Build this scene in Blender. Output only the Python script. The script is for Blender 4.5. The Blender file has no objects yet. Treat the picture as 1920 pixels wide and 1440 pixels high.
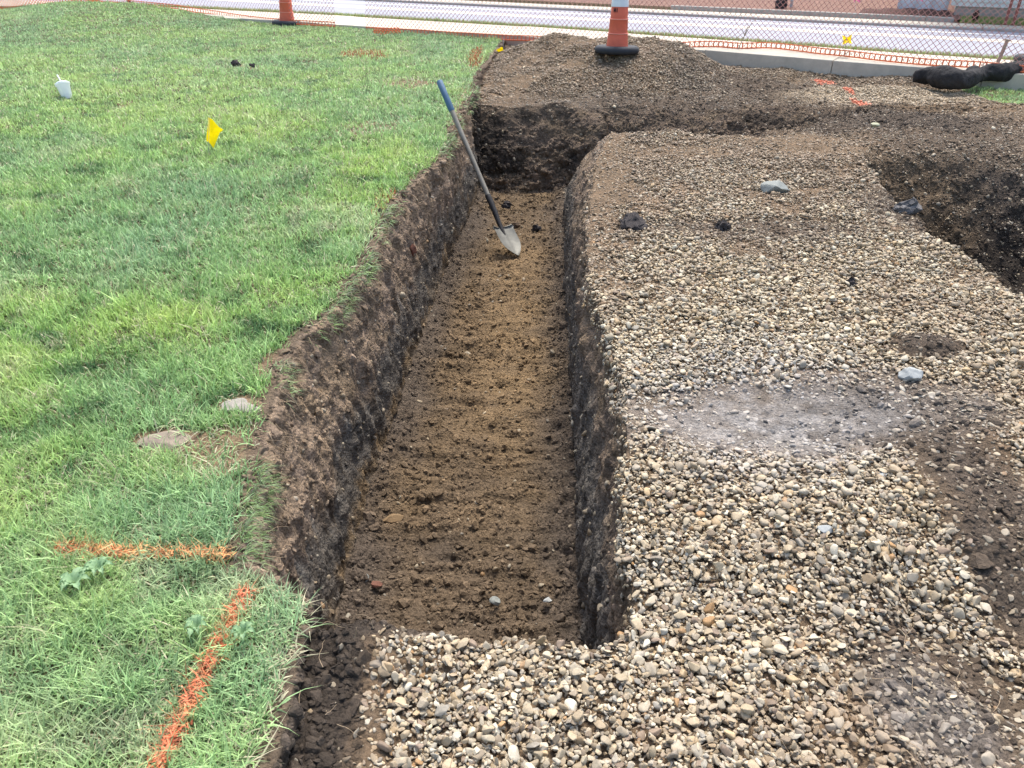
import bpy, math, random
import numpy as np
from mathutils import Vector, Matrix
R = math.radians
rng = np.random.default_rng(7); random.seed(7)
SC = bpy.context.scene
COL = SC.collection

# ---------------------------------------------------------------- camera, sky, sun, exposure
CAM_H = 1.4; PITCH = R(31); FPX = 1450.0
cd = bpy.data.cameras.new('camera'); cam = bpy.data.objects.new('camera', cd); COL.objects.link(cam)
cam.location = (0, 0, CAM_H); cam.rotation_euler = (R(90) - PITCH, 0, 0)
cd.sensor_width = 36; cd.lens = 36 * FPX / 1920; cd.clip_end = 500; cd.clip_start = .05
SC.camera = cam
W = bpy.data.worlds.new('World'); SC.world = W; W.use_nodes = True
nt = W.node_tree; bg = nt.nodes['Background']
sky = nt.nodes.new('ShaderNodeTexSky'); sky.sky_type = 'NISHITA'; sky.sun_disc = False
SUN_EL = R(62); SUN_AZ = R(12)                     # azimuth from +Y towards +X
sky.sun_elevation = SUN_EL; sky.sun_rotation = SUN_AZ; sky.dust_density = 4; sky.air_density = 1.0; sky.ozone_density = 1.0
nt.links.new(sky.outputs[0], bg.inputs[0]); bg.inputs[1].default_value = .15
sd = bpy.data.lights.new('sun', 'SUN'); sun = bpy.data.objects.new('sun', sd); COL.objects.link(sun)
sd.energy = 1.6; sd.angle = R(20); sd.color = (1, .96, .9)
sdir = Vector((math.sin(SUN_AZ) * math.cos(SUN_EL), math.cos(SUN_AZ) * math.cos(SUN_EL), math.sin(SUN_EL)))
sun.rotation_euler = sdir.to_track_quat('Z', 'Y').to_euler()
SC.view_settings.view_transform = 'Standard'; SC.view_settings.look = 'None'
SC.view_settings.exposure = 1.25; SC.view_settings.gamma = 1

# ---------------------------------------------------------------- helpers
def at(x, y, z=0.0):
    v = (y - 720) / FPX
    d = (CAM_H - z) / (math.sin(PITCH) + v * math.cos(PITCH))
    return Vector(((x - 960) / FPX * d, d * (math.cos(PITCH) - v * math.sin(PITCH)), z))

def hsh(ix, iy, iz, seed):
    n = (ix.astype(np.int64) * 374761393 + iy.astype(np.int64) * 668265263 + iz.astype(np.int64) * 2147483647 + seed * 144665) & 0xffffffff
    n = ((n ^ (n >> 13)) * 1274126177) & 0xffffffff
    n = n ^ (n >> 16)
    n = (n * 2246822519) & 0xffffffff
    n = n ^ (n >> 15)
    return (n & 0xffffff) / float(0xffffff) * 2 - 1

def noise(x, y, z=None, s=1.0, seed=0):
    x = np.asarray(x, float) * s; y = np.asarray(y, float) * s
    z = np.zeros_like(x) + .37 if z is None else np.asarray(z, float) * s
    ix = np.floor(x); iy = np.floor(y); iz = np.floor(z)
    fx = x - ix; fy = y - iy; fz = z - iz
    fx = fx * fx * (3 - 2 * fx); fy = fy * fy * (3 - 2 * fy); fz = fz * fz * (3 - 2 * fz)
    r = 0
    for dx in (0, 1):
        for dy in (0, 1):
            for dz in (0, 1):
                w = (fx if dx else 1 - fx) * (fy if dy else 1 - fy) * (fz if dz else 1 - fz)
                r = r + w * hsh(ix + dx, iy + dy, iz + dz, seed)
    return r

def fbm(x, y, z=None, s=1.0, oct=3, seed=0, gain=.5):
    r = 0; a = 1; t = 0
    for k in range(oct):
        r = r + a * noise(x, y, z, s * 2.03 ** k, seed + k * 17); t += a; a *= gain
    return r / t

def sst(a, b, x):
    t = np.clip((x - a) / (b - a), 0, 1); return t * t * (3 - 2 * t)

def mesh_np(name, V, F, mat, parent=None, smooth=True, col=None, mats=None):
    """V (n,3); F (m,3|4) array or list of arrays"""
    me = bpy.data.meshes.new(name)
    V = np.ascontiguousarray(V, np.float32)
    if not isinstance(F, list): F = [F]
    tot = np.concatenate([np.full(len(f), f.shape[1], np.int32) for f in F])
    idx = np.concatenate([f.ravel() for f in F]).astype(np.int32)
    me.vertices.add(len(V)); me.vertices.foreach_set('co', V.ravel())
    me.loops.add(len(idx)); me.loops.foreach_set('vertex_index', idx)
    me.polygons.add(len(tot))
    st = np.concatenate([[0], np.cumsum(tot)[:-1]]).astype(np.int32)
    me.polygons.foreach_set('loop_start', st)
    me.polygons.foreach_set('use_smooth', np.full(len(tot), smooth))
    if col is not None:
        a = me.color_attributes.new('Col', 'FLOAT_COLOR', 'POINT')
        c = np.ones((len(V), 4), np.float32); c[:, :col.shape[1]] = col
        a.data.foreach_set('color', c.ravel())
    me.update(calc_edges=True)
    me.materials.append(mat)
    o = bpy.data.objects.new(name, me); COL.objects.link(o)
    if parent: o.parent = parent
    return o

def tag(o, label=None, cat=None, group=None, kind=None):
    if label: o['label'] = label
    if cat: o['category'] = cat
    if group: o['group'] = group
    if kind: o['kind'] = kind
    return o

def empty(name, loc, label, cat, group=None, rz=0):
    o = bpy.data.objects.new(name, None); COL.objects.link(o); o.empty_display_size = .1
    o.location = loc; o.rotation_euler = (0, 0, rz)
    return tag(o, label, cat, group)

class MB:
    """collects verts/faces"""
    def __init__(s): s.v = []; s.f = []
    def add(s, V, F):
        n = len(s.v); s.v += [tuple(q) for q in V]; s.f += [tuple(i + n for i in f) for f in F]
    def box(s, c, sz, M=None):
        V = [Vector((x * sz[0] / 2, y * sz[1] / 2, z * sz[2] / 2)) for x in (-1, 1) for y in (-1, 1) for z in (-1, 1)]
        if M: V = [M @ q for q in V]
        V = [q + Vector(c) for q in V]
        s.add(V, [(0, 1, 3, 2), (4, 6, 7, 5), (0, 4, 5, 1), (2, 3, 7, 6), (0, 2, 6, 4), (1, 5, 7, 3)])
    def lathe(s, prof, n=40, M=None, cap=True):
        V = []
        for r, z in prof:
            for k in range(n):
                a = 2 * math.pi * k / n; V.append(Vector((r * math.cos(a), r * math.sin(a), z)))
        F = []
        for i in range(len(prof) - 1):
            for k in range(n):
                k2 = (k + 1) % n; F.append((i * n + k, i * n + k2, (i + 1) * n + k2, (i + 1) * n + k))
        if cap:
            F.append(tuple(range(n - 1, -1, -1))); F.append(tuple((len(prof) - 1) * n + k for k in range(n)))
        if M: V = [M @ q for q in V]
        s.add(V, F)
    def tube(s, pts, rad, n=10, cap=True):
        pts = [Vector(p) for p in pts]; V = []; up = Vector((.3, .2, 1)).normalized()
        for i, p in enumerate(pts):
            d = (pts[min(i + 1, len(pts) - 1)] - pts[max(i - 1, 0)]).normalized()
            a = d.cross(up)
            if a.length < .01: a = d.cross(Vector((1, 0, 0)))
            a.normalize(); b = d.cross(a)
            r = rad[i] if isinstance(rad, (list, tuple)) else rad
            for k in range(n):
                t = 2 * math.pi * k / n; V.append(p + a * math.cos(t) * r + b * math.sin(t) * r)
        F = [(i * n + k, i * n + (k + 1) % n, (i + 1) * n + (k + 1) % n, (i + 1) * n + k) for i in range(len(pts) - 1) for k in range(n)]
        if cap: F.append(tuple(range(n - 1, -1, -1))); F.append(tuple((len(pts) - 1) * n + k for k in range(n)))
        s.add(V, F)
    def build(s, name, mat, parent=None, smooth=False, bevel=0, auto=None):
        me = bpy.data.meshes.new(name); me.from_pydata(s.v, [], s.f); me.materials.append(mat)
        me.polygons.foreach_set('use_smooth', [smooth] * len(me.polygons)); me.update()
        if smooth and auto: me.set_sharp_from_angle(angle=R(auto))
        o = bpy.data.objects.new(name, me); COL.objects.link(o)
        if parent: o.parent = parent
        if bevel:
            m = o.modifiers.new('bevel', 'BEVEL'); m.width = bevel; m.segments = 2
        return o

# ---------------------------------------------------------------- materials
def mat(name, col=(.5, .5, .5), rough=.8, var=0, vs=20, bump=0, bs=60, attr=False, spec=.3, trans=0, metal=0, streak=None, detail=6, alpha=1, bump2=0, b2s=15):
    m = bpy.data.materials.new(name); m.use_nodes = True; t = m.node_tree; N = t.nodes; L = t.links
    b = N['Principled BSDF']; b.inputs['Roughness'].default_value = rough; b.inputs['Specular IOR Level'].default_value = spec
    b.inputs['Metallic'].default_value = metal
    tc = N.new('ShaderNodeTexCoord')
    if attr:
        a = N.new('ShaderNodeAttribute'); a.attribute_name = 'Col'; src = a.outputs['Color']
    else:
        r = N.new('ShaderNodeRGB'); r.outputs[0].default_value = (*col, 1); src = r.outputs[0]
    if var:
        n = N.new('ShaderNodeTexNoise'); n.inputs['Scale'].default_value = vs; n.inputs['Detail'].default_value = detail; n.inputs['Roughness'].default_value = .65
        if streak:
            mp = N.new('ShaderNodeMapping'); mp.inputs['Scale'].default_value = streak; L.new(tc.outputs['Object'], mp.inputs[0]); L.new(mp.outputs[0], n.inputs['Vector'])
        else: L.new(tc.outputs['Object'], n.inputs['Vector'])
        mr = N.new('ShaderNodeMapRange'); mr.inputs[1].default_value = .28; mr.inputs[2].default_value = .72
        mr.inputs[3].default_value = 1 - var; mr.inputs[4].default_value = 1 + var
        L.new(n.outputs[0], mr.inputs[0])
        vm = N.new('ShaderNodeVectorMath'); vm.operation = 'SCALE'; L.new(src, vm.inputs[0]); L.new(mr.outputs[0], vm.inputs['Scale']); src = vm.outputs[0]
    L.new(src, b.inputs['Base Color'])
    if bump:
        n2 = N.new('ShaderNodeTexNoise'); n2.inputs['Scale'].default_value = bs; n2.inputs['Detail'].default_value = 8; n2.inputs['Roughness'].default_value = .7
        L.new(tc.outputs['Object'], n2.inputs['Vector'])
        bp = N.new('ShaderNodeBump'); bp.inputs['Strength'].default_value = 1; bp.inputs['Distance'].default_value = bump
        L.new(n2.outputs[0], bp.inputs['Height']); last = bp
        if bump2:
            n3 = N.new('ShaderNodeTexVoronoi'); n3.inputs['Scale'].default_value = b2s; L.new(tc.outputs['Object'], n3.inputs['Vector'])
            b3 = N.new('ShaderNodeBump'); b3.inputs['Distance'].default_value = bump2; b3.invert = True
            L.new(n3.outputs['Distance'], b3.inputs['Height']); L.new(bp.outputs[0], b3.inputs['Normal']); last = b3
        L.new(last.outputs[0], b.inputs['Normal'])
    if trans:
        tr = N.new('ShaderNodeBsdfTranslucent'); L.new(src, tr.inputs[0]); mx = N.new('ShaderNodeMixShader'); mx.inputs[0].default_value = trans
        out = N['Material Output']; L.new(b.outputs[0], mx.inputs[1]); L.new(tr.outputs[0], mx.inputs[2]); L.new(mx.outputs[0], out.inputs[0])
    if alpha < 1: b.inputs['Alpha'].default_value = alpha
    return m

M_SOIL = mat('soil', attr=True, rough=.95, var=.42, vs=75, bump=.012, bs=70, spec=.15, bump2=.006, b2s=85)
M_CLOD = mat('clod', attr=True, rough=.95, var=.3, vs=120, bump=.004, bs=160, spec=.15)
M_STONE = mat('pebble', attr=True, rough=.6, var=.16, vs=140, bump=.0008, bs=260, spec=.35, detail=3)
M_GRASS = mat('grass_blade', attr=True, rough=.5, spec=.3, trans=.25)
M_CONC = mat('concrete', (.50, .46, .37), .9, .14, 9, .002, 150)
M_CONC2 = mat('weathered_concrete', (.36, .345, .31), .9, .2, 14, .003, 120)
M_ROAD = mat('road_surface', (.33, .335, .37), 1.0, .05, 2, .0, 220, spec=.05)
M_PAINT = mat('road_paint', (.82, .8, .76), .7, .06, 30)
M_PAINTY = mat('cream_road_paint', (.84, .76, .6), .7, .06, 30)
M_VERGE = mat('verge_soil', (.1, .12, .04), .95, .4, 20, .01, 60)
M_FAR = mat('far_ground', (.2, .2, .1), .95, .4, 3, .01, 30)
M_REDEARTH = mat('reddish_earth', (.20, .115, .085), .95, .3, 16, .02, 30)
M_MULCH = mat('dark_mulch', (.09, .045, .035), .95, .5, 40, .02, 60)
M_CONE = mat('cone_orange', (.70, .15, .085), .5, .1, 12)
M_COLLAR = mat('reflective_white', (.72, .78, .8), .35, .05, 20)
M_RUBBER = mat('black_rubber', (.03, .034, .04), .7, .25, 20, .001, 80)
M_NET = mat('orange_netting', (.48, .26, .23), .55, .15, 8, trans=.2)
M_NETB = mat('bright_orange_netting', (.85, .22, .09), .55, .1, 8, trans=.2)
M_SOCK = mat('black_filter_cloth', (.032, .031, .031), .9, .4, 30, .02, 16)
M_WOOD = mat('grey_wood', (.36, .31, .25), .85, .25, 30, .001, 100)

# ---------------------------------------------------------------- terrain definition
yk = lambda Y, ys, xs: np.interp(Y, ys, xs)
LY = [-3, .6, .95, 1.16, 1.265, 1.30, 1.45, 1.65, 1.92, 2.1, 2.25, 2.42, 2.6, 2.85, 3.2, 3.6, 4.1, 4.5, 4.9, 5.3, 5.9, 6.5, 7.4, 8.3, 10.4, 11.5, 18]
LX = [-.43, -.43, -.45, -.46, -.47, -.665, -.685, -.71, -.755, -.785, -.80, -.845, -.80, -.75, -.70, -.675, -.69, -.66, -.56, -.475, -.45, -.44, -.335, -.36, -.17, -.1, .4]
def XLtop(Y):
    j = .034 * fbm(Y, 0 * Y + 3, s=6, oct=3, seed=5) * sst(1.2, 1.5, Y)
    return yk(Y, LY, LX) + j * sst(-1, .5, Y)
def XLbot(Y): return yk(Y, [-3, 1.2, 2, 2.65, 3.3, 4.1, 5.25, 6.4, 7.3, 18], [-.43, -.58, -.62, -.615, -.575, -.53, -.455, -.34, -.28, .4])
def XRtop(Y): return yk(Y, [-3, 1.22, 1.5, 1.8, 2.26, 2.84, 3.1, 3.5, 4.4, 5.3, 6.2, 7.4, 18], [.29, .29, .305, .33, .395, .385, .36, .365, .45, .57, .78, .85, 1.2]) + .018 * fbm(Y, 0 * Y + 9, s=5, oct=3, seed=8)
def XRbot(Y): return yk(Y, [-3, 1.9, 2.75, 3.65, 4.75, 6.35, 7, 18], [.25, .25, .285, .32, .36, .445, .49, .9])
DEPTH = .75
YF0, YF1 = 7.03, 7.5
def smooth_interp(x, xs, ys): return np.interp(x, xs, ys)
# sidewalk near edge
SWX = np.array([-14., -9.7, -7.3, -3.9, -.15, 2.5, 4.2, 6, 9, 14]); SWY = np.array([17.6, 15.8, 14.8, 13.35, 11.5, 9.95, 8.85, 7.95, 6.45, 4.0])
def sw_y(X): return np.interp(X, SWX, SWY)

def blob(X, Y, px, py, rx, ry, z=0., edge=.5, nz=.35):
    """soft ellipse whose centre and radii are given on the ground, jittered with noise"""
    c = at(px, py, z); a = at(px + rx, py, z); b1 = at(px, py + ry, z); b2 = at(px, py - ry, z)
    wx = abs(a.x - c.x); wy = abs(b2.y - b1.y) / 2
    cy = (b1.y + b2.y) / 2
    d = np.sqrt(((X - c.x) / wx) ** 2 + ((Y - cy) / wy) ** 2) + nz * fbm(X, Y, s=3.2, oct=3, seed=int(px) % 97)
    return 1 - sst(1 - edge, 1 + edge, d)

PITE_Y = [2.0, 3.1, 3.4, 3.83, 4.17, 4.9, 5.5, 5.9, 7]; PITE_X = [2.24, 2.24, 2.23, 2.21, 2.25, 2.33, 2.46, 2.62, 3.2]
def pit_depth(X, Y):
    e = np.interp(Y, PITE_Y, PITE_X) + .05 * fbm(X, Y, s=5, seed=3)
    a = sst(0, .16, X - e)
    yb = 5.95 - .12 * (X - 2.6)
    a = a * (1 - sst(-1.15, .12, Y - yb + .08 * fbm(X, Y, s=4, seed=11)))
    a = a * sst(2.0, 2.3, Y) * (1 - sst(3.7, 4.6, X))
    return a
def branch_depth(X, Y):
    d = np.interp(X, [.3, .7, 1.2, 2.0, 2.9, 3.5], [.75, .6, .42, .2, .06, 0])
    return d * sst(6.12, 6.5, Y + .1 * fbm(X, Y, s=4, seed=41))
def base_z(X, Y):
    """bench / gravel side ground level (trench branches not included)"""
    z = -.03 + .025 * fbm(X, Y, s=1.3, oct=3, seed=21) + .010 * fbm(X, Y, s=7, oct=2, seed=22)
    z = z + .03 * np.exp(-((X - .4) / .5) ** 2 - ((Y - 1.0) / .3) ** 2)
    z = z + .035 * np.exp(-((X - 1.15) / .35) ** 2 - ((Y - 1.62) / .22) ** 2)
    z = z + .04 * blob(X, Y, 1740, 640, 70, 16) + .03 * blob(X, Y, 1880, 800, 60, 60)
    z = z - .03 * blob(X, Y, 1450, 760, 200, 70)
    z = z - .05 * blob(X, Y, 1820, 1130, 110, 160)
    z = z - .032 * (1 - sst(1.25, 1.7, Y)) * sst(-.3, -.1, X)
    z = z + .030 * np.exp(-((Y - (1.20 + .06 * (X < -.4))) / .09) ** 2) * sst(-.70, -.6, X) * (1 - sst(-.2, .0, X)) * (1 + .4 * fbm(X, Y, s=12, oct=2, seed=24))
    z = z - .07 * sst(6.9, 7.6, Y)
    g = .27 * np.exp(-((X - 1.05) / 1.15) ** 4 - ((Y - 9.35) / 1.25) ** 4) + .07 * np.exp(-((X - .35) / .45) ** 2 - ((Y - 9.6) / .5) ** 2) + .08 * np.exp(-((X - 1.85) / .35) ** 2 - ((Y - 9.3) / .5) ** 2)
    z = z + g * (1 + .38 * fbm(X, Y, s=2.2, oct=4, seed=31))
    z = z + .09 * fbm(X, Y, s=2.3, oct=4, seed=32, gain=.6) * sst(5.7, 6.6, Y)
    z = z + .05 * blob(X, Y, 1700, 225, 150, 18, edge=.8)
    return z
def lawn_z(X, Y):
    return .16 * sst(-4, -6.5, X) * (1 - sst(-7.4, -9.3, X)) * sst(10.5, 14, Y) + .01 + .03 * fbm(X, Y, s=.9, oct=2, seed=51) + .006 * fbm(X, Y, s=12, oct=2, seed=52)

ar = np.arange
uL = np.concatenate([ar(-14, -6, .25), ar(-6, -1, .03), ar(-1, -.001, .011)])
uW = np.linspace(0, 1, 100, endpoint=False); uF = np.linspace(0, 1, 100, endpoint=False); uR = np.linspace(0, 1, 90, endpoint=False)
uB = np.concatenate([ar(0, 2.8, .0115), ar(2.8, 5, .02), ar(5, 14, .25)])
zone = np.concatenate([np.full(len(uL), 0), np.full(len(uW), 1), np.full(len(uF), 2), np.full(len(uR), 3), np.full(len(uB), 4)])
ul = np.concatenate([uL, uW, uF, uR, uB])
YN0, YN1 = 1.235, 1.30
def geo(a, b, k):
    n = int(math.log(b / a) / k) + 1
    return a * (b / a) ** (np.arange(n) / n)
vy = np.concatenate([ar(-3, .5, .15), ar(.5, YN0, .009), np.linspace(YN0, YN1, 34, endpoint=False), geo(YN1, YF0, .0042), np.linspace(YF0, YF1, 100, endpoint=False), geo(YF1, 11.8, .0045), geo(11.8, 19, .01)])
U, Vv = np.meshgrid(ul, vy); Z = np.broadcast_to(zone, U.shape)
Y0 = Vv.copy()
TL = XLtop(Vv); BL = XLbot(Vv); TR = XRtop(Vv); BR = XRbot(Vv)
BL = np.maximum(BL, TL + .01); BL = np.where(Vv > 7.55, TL + .03, BL)
X = np.select([Z == 0, Z == 1, Z == 2, Z == 3], [TL + U, TL + (BL - TL) * U ** .8, BL + (BR - BL) * U, BR + (TR - BR) * U ** np.interp(Vv, [2, 4, 6], [1.6, 2.4, 2.6])], TR + U)
nearshift = .10 * (1 - sst(-.62, -.40, X))
win = np.exp(-((Vv - 1.29) / .25) ** 2)
Yw = Vv + (nearshift + .02 * fbm(X, X * 0 + 4, s=6, seed=61)) * win + (.05 * fbm(X, X * 0 + 2, s=3, seed=62)) * np.exp(-((Vv - 7.3) / .5) ** 2)
kn = np.clip((Vv - YN0) / (YN1 - YN0), 0, 1)
kf = 1 - np.clip((Vv - YF0) / (YF1 - YF0), 0, 1) ** .85
m = kn * kf
bz = base_z(X, Yw); lz = lawn_z(X, Yw)
# lawn edge sits on its soil
bz = bz * 1.0
brd = branch_depth(X, Yw) * kf
benchz = (bz - brd) - (.72 * pit_depth(X, Yw))
hW = U                                             # wall height param
zWL_out = lz * (1 - sst(0, .6, U)) + bz * sst(0, .6, U)
zfl = -DEPTH + .012 * fbm(X, Yw, s=4, oct=3, seed=71) + .05 * sst(.12, 0, np.minimum(X - BL, BR - X)) * 1.0
top_l = lz; 
z = np.select([Z == 0, Z == 1, Z == 2, Z == 3],
              [lz, (1 - m) * zWL_out + m * (lz * (1 - U) + zfl * U), (1 - m) * bz + m * zfl, (1 - m) * bz + m * (zfl * (1 - U) + np.minimum(bz, benchz) * U)], benchz)
# shape right wall top to blend into the branch
P = np.stack([X, Yw, z], -1)
# under the sidewalk and beyond: drop
past = sst(.12, .45, Yw - sw_y(X))
P[..., 2] -= past * .75
# normals and 3D displacement
def normals(P):
    du = np.gradient(P, axis=1); dv = np.gradient(P, axis=0)
    n = np.cross(du, dv); n /= np.linalg.norm(n, axis=-1, keepdims=True) + 1e-9
    return n
Nn = normals(P)
wall = np.clip(1.15 - Nn[..., 2] ** 2 * 1.3, 0, 1)           # steepness
px_, py_, pz_ = P[..., 0], P[..., 1], P[..., 2]
lawnm = (Z == 0).astype(float)
soilm = 1 - lawnm
fl = ((Z == 2) & (m > .5)).astype(float)
d1 = fbm(px_, py_, pz_, s=9, oct=3, seed=81)
d2 = fbm(px_, py_, pz_, s=32, oct=3, seed=82, gain=.6)
d2r = 1 - np.abs(d2) * 2
str_ = fbm(px_ * 1, py_ * 1, pz_ * .12, s=26, oct=3, seed=83)       # vertical scrapes
trans = fbm(px_ * .22 + .3 * d1 * .1, py_ * 1.5, pz_, s=17, oct=3, seed=84, gain=.6)        # bucket marks across the floor
disp = soilm * (.012 * d1 + .007 * d2)
lowm = 1 - .55 * sst(.15, .35, -pz_)
disp += wall * soilm * (.020 * d1 * lowm + .008 * d2 * lowm + .020 * str_ + .012 * np.clip(d1 * 1.5, 0, 1) * d2r)
farw = ((Vv > YF0 - .05) & (Vv < YF1 + .1)).astype(float) * (Z > 0) * m
chunk = np.abs(fbm(px_, py_, pz_, s=6.5, oct=4, seed=85, gain=.6))
disp += farw * (-.17 * chunk + .03)
disp += fl * (.034 * trans + .008 * d2r + .016 * d1)
disp += lawnm * .003 * d2
disp += (Z == 4) * sst(.03, .2, pit_depth(px_, py_)) * (.035 * d1 - .05 * np.abs(fbm(px_, py_, pz_, s=5, oct=4, seed=86, gain=.6)))
topw = wall * (1 - sst(-.30, -.05, -pz_ * -1 + 0)) * 0
disp *= (1 - past)
P = P + Nn * disp[..., None]
Nn = normals(P)
px_, py_, pz_ = P[..., 0], P[..., 1], P[..., 2]

# ---------- colours (soil albedo, with trench and pit shade mixed in)
c3 = lambda r, g, b: np.array([r, g, b])
topsoil = c3(.118, .088, .063); dark = c3(.060, .048, .037); grey = c3(.092, .086, .074); ochre = c3(.20, .138, .074); brown = c3(.128, .094, .06)
clay = c3(.15, .105, .065); silt = c3(.245, .232, .215); tan = c3(.34, .27, .18); lawnsoil = c3(.10, .095, .045); paint_or = c3(.75, .13, .04)
def mix(a, b, t): return a * (1 - t[..., None]) + b * t[..., None]
nA = fbm(px_, py_, pz_, s=3.5, oct=4, seed=91); nB = fbm(px_, py_, pz_, s=11, oct=4, seed=92, gain=.65); nC = fbm(px_, py_, pz_, s=45, oct=2, seed=93)
nS = fbm(px_, py_, pz_ * .10, s=30, oct=4, seed=94, gain=.65)
C = np.broadcast_to(brown, P.shape).copy()
# floor
f1 = np.clip(.5 + 1.1 * nA + .6 * nB, 0, 1)
flc = mix(brown * .95, ochre * .9, f1 * .6)
cen = np.exp(-((px_ - (-.02 + .01 * py_)) / .25) ** 2) * sst(2.4, 3.6, py_ + .6 * nA) * (1 - sst(5.4, 6.1, py_))
flc = flc * (1 + .5 * trans[..., None]); flc = mix(flc, ochre * 1.14, np.clip(cen * (.8 + .9 * nB), 0, .9))
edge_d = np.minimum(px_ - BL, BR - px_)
flc = mix(flc, dark * 1.7, np.clip((1 - sst(0, .24, edge_d + .12 * nA)) * .8, 0, 1))  # darker where floor meets walls: trench shade mixed into the soil colour
flc = mix(flc, dark * 1.8, (1 - sst(1.9, 2.7, py_ + .5 * nA)) * .5)  # near end darkened too, trench shadow put into the colour
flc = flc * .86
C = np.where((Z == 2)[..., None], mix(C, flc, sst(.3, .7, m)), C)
# walls by height
h = -pz_
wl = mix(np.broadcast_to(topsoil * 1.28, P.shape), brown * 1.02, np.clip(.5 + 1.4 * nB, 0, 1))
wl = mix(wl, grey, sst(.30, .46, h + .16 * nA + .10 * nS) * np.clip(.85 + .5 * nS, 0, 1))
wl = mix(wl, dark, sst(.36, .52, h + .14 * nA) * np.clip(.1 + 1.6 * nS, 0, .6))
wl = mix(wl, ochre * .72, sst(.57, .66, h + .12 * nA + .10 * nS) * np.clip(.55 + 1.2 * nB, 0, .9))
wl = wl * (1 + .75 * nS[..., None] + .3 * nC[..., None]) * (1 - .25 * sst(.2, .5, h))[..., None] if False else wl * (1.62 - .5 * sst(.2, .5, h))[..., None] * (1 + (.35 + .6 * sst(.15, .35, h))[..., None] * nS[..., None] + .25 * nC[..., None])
wr = mix(np.broadcast_to(brown * 1.0, P.shape), topsoil * 1.2, np.clip(.5 + 1.4 * nB, 0, 1))
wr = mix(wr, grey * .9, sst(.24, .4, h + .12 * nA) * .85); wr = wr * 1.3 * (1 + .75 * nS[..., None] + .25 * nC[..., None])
mm = sst(.3, .7, m)
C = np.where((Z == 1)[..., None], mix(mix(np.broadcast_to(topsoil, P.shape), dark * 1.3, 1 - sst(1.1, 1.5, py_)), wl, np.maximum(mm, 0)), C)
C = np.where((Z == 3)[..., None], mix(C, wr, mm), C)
fw = mix(np.broadcast_to(topsoil * 1.1, P.shape), brown * 1.25, np.clip(.3 + 1.8 * nB, 0, 1)); fw = mix(fw, dark * .7, np.clip(.1 + 2.4 * nA + sst(.25, .45, h) * .4 - sst(.55, .65, h), 0, .9))  # dark mid-lower band: deep shadows of the far wall put in as colour
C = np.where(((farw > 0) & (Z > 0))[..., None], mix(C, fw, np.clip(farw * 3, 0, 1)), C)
# bench ground
silt_m = blob(px_, py_, 1430, 765, 185, 66, edge=.8, nz=.8) * np.clip(.95 + 1.1 * nB + .3 * nA, 0, 1)
dark_m = np.maximum.reduce([blob(px_, py_, 1840, 900, 90, 110), blob(px_, py_, 1890, 1040, 60, 120), .8 * blob(px_, py_, 1800, 1280, 160, 190), .8 * blob(px_, py_, 1250, 185, 330, 22), .8 * blob(px_, py_, 1430, 150, 110, 26), .7 * blob(px_, py_, 1800, 250, 170, 40), blob(px_, py_, 600, 1330, 70, 190, edge=.2, nz=.2), blob(px_, py_, 700, 1170, 130, 22, edge=.3),
                            blob(px_, py_, 1700, 225, 190, 26), blob(px_, py_, 1330, 190, 130, 20), .9 * blob(px_, py_, 1600, 205, 120, 14), .9 * blob(px_, py_, 1730, 385, 110, 45), .7 * blob(px_, py_, 1420, 420, 260, 20), blob(px_, py_, 1740, 645, 70, 22), .7 * blob(px_, py_, 1350, 130, 90, 30, z=.15),
                            .75 * blob(px_, py_, 1680, 780, 200, 80)])
strip = (1 - sst(-.36, -.27, px_ + .05 * nB)) * (1 - sst(1.3, 1.5, py_))
dark_m = np.maximum(dark_m, strip)
tan_m = blob(px_, py_, 1660, 178, 170, 16, z=-.08, edge=.3)
bn = mix(np.broadcast_to(brown * 1.1, P.shape), clay * 1.25, np.clip(.5 + nB * 1.3, 0, 1))
bn = mix(bn, dark * 1.3, dark_m * .9); bn = mix(bn, dark * .72, strip * .9); bn = mix(bn, tan, tan_m * .8)
bn = mix(bn, silt * (1 + .5 * nB[..., None] + .3 * nC[..., None]), silt_m * .95)
grey2 = blob(px_, py_, 1700, 740, 190, 60) * .35 + .45 * blob(px_, py_, 1780, 1340, 120, 120)
bn = mix(bn, silt * .7 * (1 + .4 * nC[..., None]), np.clip(grey2, 0, 1))
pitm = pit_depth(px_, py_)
pc = mix(np.broadcast_to(brown * .95, P.shape), dark * 1.2, np.clip(sst(2.8, 3.5, px_ + .5 * nA + .3 * (5 - py_)), 0, 1)); pc *= (1 - .5 * sst(.25, .8, pitm))[..., None] * (1 + .3 * nC[..., None])  # darker with depth: shading of the deep pit mixed into its soil
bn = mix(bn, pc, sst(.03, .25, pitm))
bn = mix(bn, fw * .95, sst(.08, .3, brd) * sst(6.1, 6.4, py_))
bn = mix(bn, fw, sst(YF0 - .1, YF0, py_) * (1 - sst(YF1 - .2, YF1 + .1, py_)) * sst(.02, .2, branch_depth(px_, py_)))
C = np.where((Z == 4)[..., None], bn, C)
out = ((Z == 2) | (Z == 3) | (Z == 1))
C = np.where(out[..., None], mix(bn, C, np.where(Z == 1, np.maximum(mm, 1 - sst(.35, .65, U)), mm)), C)
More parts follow.
